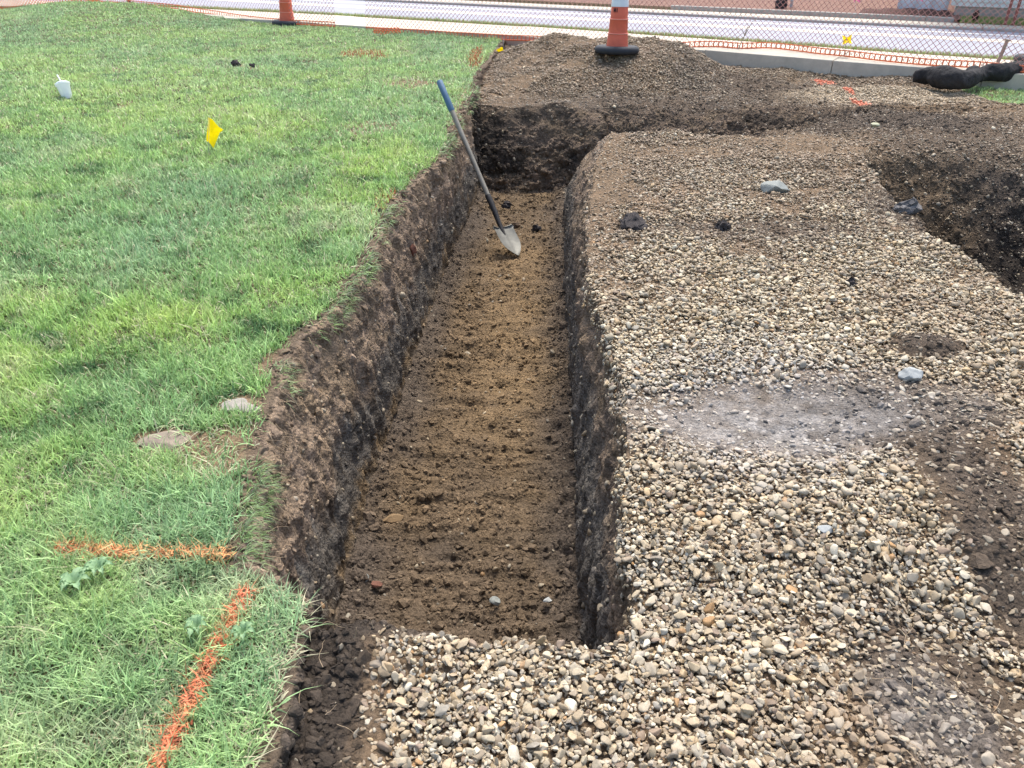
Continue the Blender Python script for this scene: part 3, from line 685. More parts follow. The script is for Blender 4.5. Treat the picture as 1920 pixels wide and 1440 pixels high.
# ---------------------------------------------------------------- sidewalk, verge, road, far side
AX = Vector((.895, -.445, 0)).normalized(); NX = Vector((-AX.y, AX.x, 0)); R0 = Vector((4.71, 12.2, 0))
def RW(s, n, z): return R0 + AX * s + NX * n + Vector((0, 0, z))
def RS(p): d = Vector((p.x, p.y, 0)) - R0; return d.dot(AX), d.dot(NX)
sw = [Vector((x, y, 0)) for x, y in zip(SWX, SWY)]
def path_at(pts, s):
    for a, b_ in zip(pts[:-1], pts[1:]):
        L_ = (b_ - a).length
        if s <= L_: return a + (b_ - a) * (s / L_), (b_ - a).normalized()
        s -= L_
    return pts[-1].copy(), (pts[-1] - pts[-2]).normalized()
SWL = sum((b_ - a).length for a, b_ in zip(sw[:-1], sw[1:]))
mb = MB(); s = 0.0; random.seed(3)
while s < SWL - 1.5:
    a, da_ = path_at(sw, s); b_, db_ = path_at(sw, s + 1.493)
    na = Vector((-da_.y, da_.x, 0)); nb = Vector((-db_.y, db_.x, 0)); dz = random.uniform(-.004, .004)
    Q = [a, b_, b_ + nb * 1.02, a + na * 1.02]
    mb.add([(q.x, q.y, z_ + dz) for z_ in (-.35, .05) for q in Q], [(0, 3, 2, 1), (4, 5, 6, 7), (0, 1, 5, 4), (1, 2, 6, 5), (2, 3, 7, 6), (3, 0, 4, 7)])
    s += 1.5
tag(mb.build('sidewalk', M_CONC, bevel=.008), kind='structure')
mb = MB(); n_ = 60
for k in range(n_ + 1):
    a, d_ = path_at(sw, SWL * k / n_); nn_ = Vector((-d_.y, d_.x, 0)); q = a + nn_ * 1.0
    sr, _ = RS(q); e = RW(sr, -.04, -.262)
    for t in (0, .35, .7, 1):
        w_ = q.lerp(e, t); w_.z = .035 * (1 - t) - .256 * t + (.03 * math.sin(k * 2.1 + t * 5) if 0 < t < 1 else 0) + (-.0 if t else 0)
        mb.v.append(tuple(w_))
for k in range(n_):
    for t in range(3):
        i0 = k * 4 + t; mb.f.append((i0, i0 + 4, i0 + 5, i0 + 1))
tag(mb.build('verge', M_VERGE, smooth=True), kind='structure')
def strip_sheet(name, n0, n1, z_, mt, s0=-60, s1=60, seg=40):
    b = MB()
    for k in range(seg + 1):
        ss = s0 + (s1 - s0) * k / seg
        b.v.append(tuple(RW(ss, n0, z_))); b.v.append(tuple(RW(ss, n1, z_)))
    b.f = [(2 * k, 2 * k + 2, 2 * k + 3, 2 * k + 1) for k in range(seg)]
    return tag(b.build(name, mt), kind='structure')
strip_sheet('road', -.06, 3.67, -.25, M_ROAD)
strip_sheet('road_marking', 2.12, 2.24, -.246, M_PAINTY); strip_sheet('road_marking', 2.34, 2.46, -.246, M_PAINTY)
strip_sheet('road_marking', 3.06, 3.18, -.246, M_PAINT)
def prism_strip(name, n0, n1, z0, z1, mt, s0, s1, joint=3.0, gap=.01, kind='structure', bevel=.01):
    b = MB(); s = s0
    while s < s1 - .01:
        e = min(s + joint - gap, s1)
        Q = [RW(s, n0, 0), RW(e, n0, 0), RW(e, n1, 0), RW(s, n1, 0)]
        b.add([(q.x, q.y, z_) for z_ in (z0, z1) for q in Q], [(0, 3, 2, 1), (4, 5, 6, 7), (0, 1, 5, 4), (1, 2, 6, 5), (2, 3, 7, 6), (3, 0, 4, 7)]); s += joint
    o = b.build(name, mt, bevel=bevel)
    if kind: tag(o, kind=kind)
    return o
prism_strip('far_kerb', 3.65, 3.78, -.45, -.205, M_CONC2, -40, 40)
prism_strip('far_sidewalk', 3.782, 4.24, -.45, -.2, M_CONC, -40, 40, 1.5)
s_end = RS(at(1790, 40, -.1))[0]; s_beg = RS(at(1250, 10, -.1))[0]
lw = prism_strip('low_wall', 4.32, 4.42, -.4, -.125, M_CONC2, s_beg, s_end, 2.4, .008, kind=None)
tag(lw, 'low concrete edging wall beyond the road holding back the reddish soil', 'wall')
# far ground (undulating earth / grass), beyond the far sidewalk
def far_sheet(name, s0, s1, n0, n1, zf, mt, ns=60, nn=24):
    b = MB()
    for i in range(ns + 1):
        for j in range(nn + 1):
            ss = s0 + (s1 - s0) * i / ns; q = n0 + (n1 - n0) * (j / nn) ** 1.6; b.v.append(tuple(RW(ss, q, zf(ss, q))))
    b.f = [(i * (nn + 1) + j, (i + 1) * (nn + 1) + j, (i + 1) * (nn + 1) + j + 1, i * (nn + 1) + j + 1) for i in range(ns) for j in range(nn)]
    return tag(b.build(name, mt, smooth=True), kind='structure')
bed0 = RS(at(1590, 30, 0))[0]
def zearth(ss, q):
    return -.16 + .04 * (q - 4.4) + .015 * math.sin(ss * 3.1 + q * 2) * min(1, q - 4.4)
far_sheet('far_earth', s_beg - 30, s_end + .1, 4.42, 9, zearth, M_REDEARTH)
far_sheet('far_lawn', s_end + .1, 40, 4.242, 9.0, lambda ss, q: -.2 + .03 * min(1, (q - 4.24)), M_VERGE)
far_sheet('distant_ground', -90, 90, 9, 120, lambda ss, q: .0, M_FAR, 10, 6)
def zmul(ss, q):
    u_ = (ss - bed0) / (s_end - .08 - bed0); return zearth(ss, q) + .012 + .07 * max(0, math.sin(math.pi * min(1, max(0, u_)))) ** .6 * max(0, math.sin(math.pi * min(1, (q - 4.45) / .9))) + .012 * math.sin(ss * 17 + q * 9)
far_sheet('mulch_bed', bed0, s_end - .08, 4.45, 5.3, zmul, M_MULCH, 60, 20)

# house beyond the road
M_SIDING = mat('pale_siding', (.66, .68, .62), .7, .06, 4); M_FOUND = mat('foundation_block', (.40, .36, .31), .9, .15, 8, .003, 60); M_ROOF = mat('roof_shingle', (.12, .11, .1), .9, .3, 30)
hs0 = RS(at(1786, 42, -.18))[0]; hn = 4.95
house = empty('house', RW(hs0, hn, -.18), 'pale house with lapped siding above a tan block foundation beyond the road', 'house')
Mrot = Matrix.Rotation(math.atan2(AX.y, AX.x), 4, 'Z')
house.rotation_euler = (0, 0, math.atan2(AX.y, AX.x))
hb = MB(); hb.box((6, 4.0, -.05), (12, 8, .5)); hb.build('foundation', M_FOUND, house)
sb = MB()
for k in range(36):
    z0 = .2 + k * .08
    for fy, th in ((-.03, 1),):
        sb.add([(-.02, -.035, z0), (12.02, -.035, z0), (12.02, -.015, z0 + .08), (-.02, -.015, z0 + .08), (-.02, .02, z0), (12.02, .02, z0), (12.02, .02, z0 + .08), (-.02, .02, z0 + .08)], [(0, 1, 2, 3), (4, 7, 6, 5), (0, 4, 5, 1), (0, 3, 7, 4), (1, 5, 6, 2), (3, 2, 6, 7)])
sb.box((6, 4.02, 1.64), (12, 7.97, 2.87))
sb.build('siding', M_SIDING, house)
cb = MB(); cb.box((-.06, -.01, 1.64), (.07, .09, 2.86)); cb.build('corner_board', M_SIDING, house)
rf = MB(); rf.add([(-.4, -.5, 3.05), (12.4, -.5, 3.05), (12.4, 4, 5.3), (-.4, 4, 5.3), (12.4, 8.5, 3.05), (-.4, 8.5, 3.05), (-.4, -.5, 2.95), (12.4, -.5, 2.95), (12.4, 8.5, 2.95), (-.4, 8.5, 2.95)], [(0, 1, 2, 3), (3, 2, 4, 5), (6, 9, 8, 7), (0, 6, 7, 1), (5, 4, 8, 9), (0, 3, 5, 9, 6), (1, 7, 8, 4, 2)]); rf.build('roof', M_ROOF, house)
# white side wall left of the house corner
an0 = RS(at(1688, 10, -.15))[0]
wing = MB(); L_ = hs0 - an0 - .12
wing_root = empty('porch_wall', RW(an0, hn + .45, -.18), 'whitish panelled wall section left of the pale house corner', 'wall'); wing_root.rotation_euler = house.rotation_euler
wing.box((L_ / 2, .1, 1.3), (L_, .2, 2.6)); wing.build('wall_panel', mat('white_panel', (.72, .74, .75), .7, .08, 3), wing_root)
w2 = MB()
for k in range(4): w2.box((.03 + (L_ - .06) * k / 3, -.015, 1.3), (.05, .03, 2.6))
w2.build('batten', mat('white_batten', (.6, .62, .63), .7, .05, 3), wing_root)

def post(px, py, hgt, nm, label, cat, col, group=None):
    p = at(px, py, -.18); o = empty(nm, p, label, cat, group); o.rotation_euler = (0, 0, -.46)
    b = MB(); b.box((0, 0, hgt / 2), (.045, .006, hgt)); b.box((-.02, .012, hgt / 2), (.006, .02, hgt)); b.box((.02, .012, hgt / 2), (.006, .02, hgt)); b.build('channel', col, o)
    return o
M_RUST = mat('rusty_steel', (.26, .09, .07), .7, .3, 20)
post(1884, 47, 2.2, 'steel_post', 'left of two rusty steel posts before the pale house', 'post', M_RUST, 'rusty posts by the house')
post(1899, 48, 2.2, 'steel_post', 'right of two rusty steel posts before the pale house', 'post', M_RUST, 'rusty posts by the house')
# dark shrub at the foundation
def leafball(name, p, rx, rz, n, lsz, mt, parent=None, seed=1):
    r = np.random.default_rng(seed); d = r.normal(size=(n, 3)); d /= np.linalg.norm(d, axis=1, keepdims=True); q = d * (r.random((n, 1)) ** .4) * np.array([rx, rx, rz]) + np.array(p) + [0, 0, rz]
    nn_ = r.normal(size=(n, 3)); tt = np.cross(nn_, r.normal(size=(n, 3))); tt /= np.linalg.norm(tt, axis=1, keepdims=True); bb = np.cross(nn_, tt); bb /= np.linalg.norm(bb, axis=1, keepdims=True)
    V = np.stack([q - tt * lsz, q + bb * lsz * .5, q + tt * lsz, q - bb * lsz * .5], 1).reshape(-1, 3)
    F = np.arange(4 * n).reshape(n, 4); return mesh_np(name, V, F, mt, parent, smooth=False)
M_DARKLEAF = mat('dark_leaf', (.09, .04, .035), .7, .3, 30)
sh = empty('shrub', at(1826, 41, -.18), 'small dark reddish shrub against the pale house foundation', 'shrub')
leafball('foliage', (0, 0, .0), .055, .1, 500, .014, M_DARKLEAF, sh); b = MB(); b.tube([(0, 0, -.03), (.01, 0, .1), (0, .01, .25)], [.012, .01, .004], 6); b.build('stem', M_WOOD, sh)

# dark bag leaning on a grey pipe across the road
pb = at(1462, 21, -.2)
bag = empty('rubbish_bag', pb, 'small black bag on the far pavement beside a grey pipe', 'bag')
V_, F_ = ico(3); V_ = V_ * [.11, .09, .22]; V_[:, 0] *= 1.25 - .8 * np.clip(V_[:, 2] + .1, 0, .4) / .4; V_[:, 2] = np.maximum(V_[:, 2], -.18) + .18
V_ += .02 * np.stack([noise(V_[:, 0], V_[:, 1], V_[:, 2], 18, k) for k in (1, 2, 3)], -1)
mesh_np('sack', V_, F_, mat('black_plastic', (.022, .025, .032), .35, .2, 30), bag); b = MB(); b.lathe([(.03, .40), (.02, .43), (.05, .48), (.045, .49)], 12); b.build('tied_neck', M_RUBBER, bag)
pp_ = at(1482, 20, -.2); gp = empty('upright_pipe', pp_, 'grey upright pipe beside the small black bag across the road', 'pipe')
b = MB(); b.lathe([(.03, 0), (.03, 1.1)], 14); b.build('pipe', mat('grey_pipe', (.45, .44, .43), .5, .1, 20), gp, smooth=True, auto=40); b = MB(); b.lathe([(.04, 1.08), (.04, 1.15)], 14); b.build('cap', M_CONC2, gp, smooth=True, auto=40)
# tree stump/stake left of the far wall and pink flags
M_PINK = mat('pink_plastic', (.8, .22, .42), .5, .05, 10, trans=.2); M_YEL = mat('yellow_plastic', (.95, .83, .02), .45, .05, 30, trans=.5); M_WIRE = mat('steel_wire', (.45, .45, .45), .4, .1, 30)
def flag(base, top, poly, label, cat='marking flag', group='marking flags', mt=None, wire_r=.0016, smudge=None, name='marking_flag'):
    """base/top are world points of the wire, poly the world corners of the flag"""
    base = Vector(base); root = empty(name, base, label, cat, group); b = MB(); b.tube([Vector((0, 0, -.04)), (Vector(top) - base) * .5 + Vector((.004, 0, 0)), Vector(top) - base], wire_r, 6); b.build('wire_staff', M_WIRE, root, smooth=True)
    pts = [Vector(p) - base for p in poly]; c = sum(pts, Vector()) / len(pts); nrm_ = (pts[1] - pts[0]).cross(pts[2] - pts[0]).normalized()
    b = MB(); ring = []
    K = 5; n_ = len(pts)
    def wv(p): return nrm_ * .006 * math.sin((p - c).dot((pts[1] - pts[0]).normalized()) * 70)
    for side in (1, -1):
        vv = [c + nrm_ * .0006 * side + wv(c)]; fs = []
        edge_pts = []
        for k in range(n_):
            for t in range(4): edge_pts.append(pts[k].lerp(pts[(k + 1) % n_], t / 4))
        E_ = len(edge_pts)
        for rr in (.33, .66, 1):
            for e in edge_pts: q = c.lerp(e, rr); vv.append(q + wv(q) + nrm_ * .0006 * side)
        for k in range(E_):
            fs.append((0, 1 + k, 1 + (k + 1) % E_))
            for r_ in (0, 1): fs.append((1 + r_ * E_ + k, 1 + (r_ + 1) * E_ + k, 1 + (r_ + 1) * E_ + (k + 1) % E_, 1 + r_ * E_ + (k + 1) % E_))
        if side < 0: fs = [tuple(reversed(f)) for f in fs]
        b.add(vv, fs)
    b.build('flag', mt or M_YEL, root, smooth=True)
    if smudge: b = MB(); b.box(c - nrm_ * -.004, (.03, .002, .012)); b.build('print', smudge, root)
    return root
def ray_pt(px, py, Yd):
    """world point on the viewing ray at horizontal distance Yd"""
    v = (py - 720) / FPX; fy = math.cos(PITCH) - v * math.sin(PITCH); fz = -(math.sin(PITCH) + v * math.cos(PITCH)); t = Yd / fy
    return Vector(((px - 960) / FPX * t, Yd, CAM_H + fz * t))
def pflag(pxs, basepx, zb, label, toppx=None, **kw):
    bs = at(*basepx, zb); Yd = bs.y; poly = [ray_pt(x, y, Yd + .02 * k) for k, (x, y) in enumerate(pxs)]
    top = ray_pt(*(toppx or pxs[0]), Yd); return flag(bs, top, poly, label, **kw)
pflag([(391, 219), (418, 244), (411, 250), (401, 277), (387, 264)], (389, 292), 0.0, 'bright yellow kite shaped marking flag standing in the lawn', toppx=(392, 217), smudge=None)
pflag([(1579, 66), (1588, 70), (1597, 65), (1595, 74), (1598, 82), (1588, 80), (1579, 84), (1581, 75)], (1586, 108), .05, 'small crumpled yellow marking flag at the orange netting beyond the gravel', toppx=(1587, 66), smudge=M_NETB)
pflag([(932, 92), (942, 88), (944, 95), (930, 98)], (944, 100), 0.0, 'low yellow marking flag with tall bare wire at the far lawn corner', toppx=(943, 70))
for fx, fy, by in ((1606, -14, 14), (1724, -16, 16)):
    pflag([(fx - 7, fy), (fx + 8, fy + 2), (fx + 6, fy + 20), (fx, fy + 14), (fx - 5, fy + 19)], (fx, by + 8), -.0, 'pink ribbon flag ' + ('over the reddish soil beyond the road' if fx < 1700 else 'over the dark mulch bed beyond the road'), mt=M_PINK)

# ---------------------------------------------------------------- netting fences
def catmull(pts, t):
    n = len(pts) - 1; x = t * n; i = min(int(x), n - 1); f = x - i
    p0 = pts[max(i - 1, 0)]; p1 = pts[i]; p2 = pts[i + 1]; p3 = pts[min(i + 2, n)]
    return .5 * ((2 * p1) + (-p0 + p2) * f + (2 * p0 - 5 * p1 + 4 * p2 - p3) * f * f + (-p0 + 3 * p1 - 3 * p2 + p3) * f ** 3)
def netting(label, pts, height, cell, name='safety_fence', w=.0054, skew=0.0, mt=None, seed=1, lean=.06, group='orange safety netting fences', band=True):
    pts = [Vector(p) for p in pts]; NS = 400; pl = [catmull(pts, k / NS) for k in range(NS + 1)]
    cum = [0]
    for a, b_ in zip(pl[:-1], pl[1:]): cum.append(cum[-1] + (b_ - a).length)
    Lt = cum[-1]; cum = np.array(cum); A = np.array([tuple(p) for p in pl])
    root = empty(name, pts[0], label, 'fence', group); org = np.array(tuple(pts[0]))
    T = np.gradient(A, axis=0); T /= np.linalg.norm(T, axis=1, keepdims=True); Nr = np.stack([-T[:, 1], T[:, 0], 0 * T[:, 0]], -1)
    def S(s, h_):
        s = np.clip(s, 0, Lt); base = np.stack([np.interp(s, cum, A[:, k]) for k in range(3)], -1); nr = np.stack([np.interp(s, cum, Nr[:, k]) for k in range(3)], -1)
        wv = .05 * fbm(s, h_, s=1.3, oct=2, seed=seed) + .012 * noise(s, h_, s=5, seed=seed + 3)
        q = base + nr * (wv * np.clip(.3 + h_, 0, 1) + lean * h_)[..., None]; q[..., 2] += h_ * .99 + .015 * noise(s, h_ * 2, s=2.2, seed=seed + 9) ; return q - org, nr
    st_ = cell / 2
    nh = int(height / st_)
    Vs = []; Fs = []; off = 0; N_ = int(Lt / cell) + int(height / cell) + 2
    for dr in (1, -1):
        for k in range(-int(height / cell) - 1, N_):
            j = np.arange(nh + 1); h_ = j * st_; s_ = k * cell + dr * h_
            ok = (s_ >= skew * (1 - h_ / height) - .001) & (s_ <= Lt)
            if ok.sum() < 2: continue
            h_ = h_[ok]; s_ = s_[ok]; q, nr = S(s_, h_); d_ = np.gradient(q, axis=0); d_ /= np.linalg.norm(d_, axis=1, keepdims=True); sd_ = np.cross(d_, nr)
            jj = rng.uniform(.85, 1.15); ww = w * jj
            ring = np.stack([q + sd_ * ww / 2, q + nr * ww * .4, q - sd_ * ww / 2, q - nr * ww * .4], 1).reshape(-1, 3); m_ = len(h_)
            ii_ = (np.arange(m_ - 1) * 4)[:, None]
            F = np.concatenate([np.concatenate([ii_ + a, ii_ + (a + 1) % 4, ii_ + 4 + (a + 1) % 4, ii_ + 4 + a], 1) for a in range(4)])
            Vs.append(ring); Fs.append(F + off); off += len(ring)
    mesh_np('netting', np.concatenate(Vs), np.concatenate(Fs), mt or M_NET, root)
    if band:
        Vs = []; Fs = []; off = 0
        s_ = np.arange(skew, Lt, .04)
        def tubeline(s_, h_, ww):
            nonlocal off
            q, nr = S(s_, h_); ring = np.stack([q + [0, 0, ww / 2] + 0 * nr, q + nr * ww * .3, q - [0, 0, ww / 2], q - nr * ww * .3], 1).reshape(-1, 3); m_ = len(s_); ii_ = (np.arange(m_ - 1) * 4)[:, None]
            F = np.concatenate([np.concatenate([ii_ + a, ii_ + (a + 1) % 4, ii_ + 4 + (a + 1) % 4, ii_ + 4 + a], 1) for a in range(4)]); Vs.append(ring); Fs.append(F + off); off += len(ring)
        tubeline(s_, 0 * s_ + .004, .016); tubeline(s_, 0 * s_ + .062, .012)
        for sv in np.arange(skew + .02, Lt, .058):
            q, nr = S(np.array([sv, sv]), np.array([.004, .062])); t_ = np.gradient(q, axis=0); sd_ = np.cross(t_ / np.linalg.norm(t_, axis=1, keepdims=True), nr)
            ring = np.stack([q + sd_ * .007, q + nr * .004, q - sd_ * .007, q - nr * .004], 1).reshape(-1, 3); F = np.array([[a, (a + 1) % 4, 4 + (a + 1) % 4, 4 + a] for a in range(4)]); Vs.append(ring); Fs.append(F + off); off += 8
        mesh_np('bottom_band', np.concatenate(Vs), np.concatenate(Fs), M_NETB, root)
    return root
netting('long orange safety netting stretched along the sidewalk behind the gravel mound', [at(686, 58, .0), at(760, 63, .0), at(860, 69, 0), at(980, 77, .0), at(1100, 84, .0), at(1215, 90, .03), at(1330, 87, .06), at(1385, 90, .06), at(1450, 91, .06), at(1560, 104, .06), at(1700, 119, .06), at(1830, 128, .06), at(1990, 143, .06)], 1.25, .0635, seed=2, skew=.0)
netting('orange safety netting behind the left traffic cone ending at the gap', [at(128, -3, .12), at(250, 9, .13), at(372, 23, .06), at(450, 35, .02), at(540, 45, .02), at(632, 52, .02)], 1.25, .066, seed=5)
netting('bright orange netting at the far left end of the lawn', [at(-60, 31, .02), at(0, 22, .02), at(70, 15, .03), at(150, 6, .1), at(262, -8, .1)], 1.25, .05, seed=8, mt=M_NETB, w=.011)
# bunched scrap of netting on the ground
netting('bunched scrap of orange netting lying at the lawn edge by the fence end', [at(700, 66, .0), at(725, 67, .0), at(752, 65, .0)], .10, .05, seed=11, mt=M_NETB, w=.012, name='netting_scrap', lean=.5)['category'] = 'netting'
# black foot
ft = empty('fence_foot', at(244, 12, .0), 'small black pronged foot at the far left lawn edge', 'post foot')
b = MB(); b.lathe([(.06, 0), (.065, .03), (.03, .05), (.028, .5)], 12); b.build('socket', M_RUBBER, ft, smooth=True, auto=40)
for k in range(3):
    b = MB(); a_ = k * 2.094 + .5; b.tube([(0, 0, .05), (.07 * math.cos(a_), .07 * math.sin(a_), .07), (.1 * math.cos(a_), .1 * math.sin(a_), .0)], [.02, .018, .01], 8); b.build('prong', M_RUBBER, ft, smooth=True)

# ---------------------------------------------------------------- traffic cones
def cone(loc, label, tilt=(0, 0)):
    o = empty('traffic_cone', loc, label, 'traffic cone', 'tall orange traffic cones'); o.rotation_euler = (tilt[0], tilt[1], .3)
    b = MB(); b.lathe([(.13, .0), (.2, .0), (.225, .012), (.232, .035), (.226, .058), (.205, .074), (.175, .078), (.15, .066), (.13, .064)], 48, cap=False)
    bs = b.build('rubber_base', M_RUBBER, o, smooth=True, auto=50)
    pr = [(.112, .03), (.112, .072)]; z0, r0, z1, r1 = .072, .108, 1.05, .05
    def rr(z_): return r0 + (r1 - r0) * (z_ - z0) / (z1 - z0)
    for zr in (.19, .325):
        pr += [(rr(zr - .008), zr - .008), (rr(zr) + .004, zr - .003), (rr(zr) + .004, zr + .003), (rr(zr) - .003, zr + .008)]
    pr += [(rr(.47), .47), (rr(.47) - .004, .478), (rr(.7), .7), (rr(.85), .85), (.05, 1.05), (.028, 1.06), (.026, 1.10)]
    b = MB(); b.lathe(pr, 48); b.build('cone_body', M_CONE, o, smooth=True, auto=40)
    for zr in (.19, .325):
        b = MB(); b.lathe([(rr(zr) + .0045, zr - .003), (rr(zr) + .0065, zr), (rr(zr) + .0045, zr + .003)], 48, cap=False); b.build('moulded_ridge', mat('ridge_pale_orange', (.75, .33, .24), .5), o, smooth=True)
    for z2, z3 in ((.44, .60), (.70, .80)):
        b = MB(); b.lathe([(rr(z2) + .001, z2), (rr(z2) + .003, z2 + .002), (rr(z3) + .003, z3 - .002), (rr(z3) + .001, z3)], 48, cap=False); b.build('reflective_collar', M_COLLAR, o, smooth=True, auto=40)
    b = MB(); b.lathe([(.026, 1.1), (.045, 1.12), (.048, 1.16), (.03, 1.18)], 24); b.build('handle_knob', M_CONE, o, smooth=True, auto=50)
    return o
c1 = at(1157, 86, .27); 
def bz_at(x, y): return float(base_z(np.array([x]), np.array([y]))[0])
co = cone((c1.x, c1.y, bz_at(c1.x, c1.y) + .02), 'orange traffic cone standing on top of the gravel mound', (-.05, .03))
# dark lettering on the mound cone
lb = MB()
def stroke(x0, z0, x1, z1):
    zz = .395 + z0; r_ = .108 + (.05 - .108) * (zz - .072) / (.978)
    for t in range(5):
        x = x0 + (x1 - x0) * t / 4; z_ = .395 + z0 + (z1 - z0) * t / 4; a_ = -math.pi / 2 - .3 - .55 + x / r_
        lb.box((math.cos(a_) * (r_ + .002), math.sin(a_) * (r_ + .002), z_), (.006, .006, .009))
stroke(-.022, 0, -.022, .03); stroke(-.006, 0, -.006, .03); stroke(-.022, .015, -.006, .015); stroke(.012, 0, .012, .03)
lb.build('lettering', M_RUBBER, co)
c2 = at(539, 47, .0); cone((c2.x, c2.y, -.01), 'orange traffic cone at the far lawn edge before the fence', (-.03, .05))
c3_ = at(1943, 118, .05); cone((c3_.x, c3_.y, .05), 'orange traffic cone cut off by the right edge behind the black tube', (-.02, .03))

# ---------------------------------------------------------------- black filter tube, stake
def tubeobj(name, pts, rad, mt, label, cat, n=22, jit=.02, parent=None, sub=12):
    P_ = [Vector(p) for p in pts]; M_ = (len(P_) - 1) * sub
    c = [catmull(P_, k / M_) for k in range(M_ + 1)]; r_ = [np.interp(k / M_ * (len(rad) - 1), range(len(rad)), rad) for k in range(M_ + 1)]
    b = MB(); b.tube(c, [float(x) for x in r_], n); V = np.array(b.v); V = V + np.stack([jit * fbm(V[:, 0], V[:, 1], V[:, 2], s=9, oct=3, seed=k) for k in (201, 202, 203)], -1); b.v = [tuple(v) for v in V]
    return b.build(name, mt, parent, smooth=True)
sk = [at(1712, 142, .03), at(1740, 141, .04), at(1780, 146, .05), at(1812, 149, .04), at(1835, 138, .05), at(1880, 135, .06), at(1930, 131, .06), at(1990, 128, .06)]
tb = tubeobj('filter_tube', [p + Vector((0, 0, .0)) for p in sk], [.05, .09, .10, .092, .078, .08, .085, .085], M_SOCK, '', '', jit=.034, n=48, sub=30)
tag(tb, 'lumpy black filter cloth tube lying at the right end of the sidewalk', 'filter tube')
stk = empty('wooden_stake', at(1862, 138, .0), 'grey wooden stake leaning beside the lumpy black tube', 'stake'); stk.rotation_euler = (0, .12, -.3)
b = MB(); b.box((0, 0, .15), (.034, .016, .36)); b.build('lath', M_WOOD, stk, bevel=.002); b = MB(); b.box((0, 0, .332), (.055, .022, .012)); b.build('split_top', M_WOOD, stk, bevel=.002)

# ---------------------------------------------------------------- shovel
T = at(970, 483, -.735); 
Cc_ = ray_pt(861, 240, 6.02)
Sx = None
for k in range(4000):
    q = ray_pt(938, 421, T.y + (k - 400) * .0004)
    if (q - T).length < .30 and q.z > T.z + .08 and q.y > T.y: Sx = q
    if Sx and (q - T).length > .30: break
if Sx is None: Sx = ray_pt(938, 421, T.y + .12)
def zline(px, py): # point of the handle line nearest a view ray
    d = (Cc_ - Sx).normalized(); r0 = Vector((0, 0, CAM_H)); e = (ray_pt(px, py, 5) - r0).normalized()
    w0 = Sx - r0; b_ = d.dot(e); t = (b_ * e.dot(w0) - d.dot(w0)) / (1 - b_ * b_); return Sx + d * t
Gt = zline(825, 151); Gb = zline(849, 208); So = zline(917, 368)
print('shovel', T, Sx, Gt, (Gt - Sx).length, (T - Sx).length)
sv = empty('shovel', T, 'long handled shovel with blue grip leaning on the trench wall, blade down', 'shovel')
def rel(p): return Vector(p) - T
dirh = (Gt - Sx).normalized()
b = MB(); b.tube([rel(So - dirh * .05), rel(Gb + dirh * .03)], .0185, 20); b.build('handle', mat('weathered_handle', (.20, .185, .15), .6, .25, 12, .0004, 200), sv, smooth=True, auto=40)
b = MB(); b.tube([rel(Gb), rel(Gb.lerp(Gt, .05)), rel(Gb.lerp(Gt, .5)), rel(Gb.lerp(Gt, .97)), rel(Gt)], [.020, .024, .0235, .0245, .018], 20); b.build('grip', mat('blue_rubber', (.06, .125, .2), .6, .15, 30), sv, smooth=True, auto=50)
ax_ = (T - Sx).normalized(); tocam = (Vector((0, 0, CAM_H)) - Sx).normalized()
bn_ = (tocam - ax_ * tocam.dot(ax_)).normalized(); bn_ = (Matrix.Rotation(-.75, 3, ax_) @ bn_).normalized(); sd = ax_.cross(bn_).normalized()
b = MB(); b.tube([rel(So + dirh * .012), rel(So), rel(Sx + dirh * .10), rel(Sx + dirh * .03 - bn_ * .006), rel(Sx + ax_ * .03 - bn_ * .01), rel(Sx + ax_ * .10 - bn_ * .012)], [.0215, .0225, .021, .018, .017, .008], 18); b.build('socket', mat('dark_steel', (.05, .048, .045), .55, .3, 30, metal=.5), sv, smooth=True, auto=50)
M_STEEL = mat('dirty_steel', (.17, .17, .148), .6, .25, 14, .0006, 90, metal=.35)
b = MB(); nu_, nv_ = 22, 30; Lb = (T - Sx).length
def bw(t): return .088 * (1 - max(0, (t - .42) / .58) ** 2.1) if t > .08 else .085 + .2 * t
for side in (1, -1):
    V = []
    for i_ in range(nv_ + 1):
        t = i_ / nv_
        for j_ in range(nu_ + 1):
            u_ = -1 + 2 * j_ / nu_; w_ = bw(t) * u_
            dish = .030 * (u_ ** 2) * (1 - .5 * t) + .012 * (1 - t) * 0 + .02 * t * t - .010 * math.exp(-(u_ / .16) ** 2) * (1 - t) ** 1.5 * -1.0
            V.append(rel(Sx + ax_ * (.02 + (Lb - .02) * t) + sd * w_ + bn_ * (dish - .012 + .001 * side)))
    F = [(i_ * (nu_ + 1) + j_, i_ * (nu_ + 1) + j_ + 1, (i_ + 1) * (nu_ + 1) + j_ + 1, (i_ + 1) * (nu_ + 1) + j_) for i_ in range(nv_) for j_ in range(nu_)]
    if side > 0: F = [tuple(reversed(f)) for f in F]
    b.add(V, F)
bl = b.build('blade', M_STEEL, sv, smooth=True)
for sg in (-1, 1):
    b = MB(); b.tube([rel(Sx + ax_ * .024 + sd * sg * q * .085 + bn_ * (.03 * q * q - .008)) for q in (.25, .5, .75, 1)], .0045, 8); b.build('step', M_STEEL, sv, smooth=True)

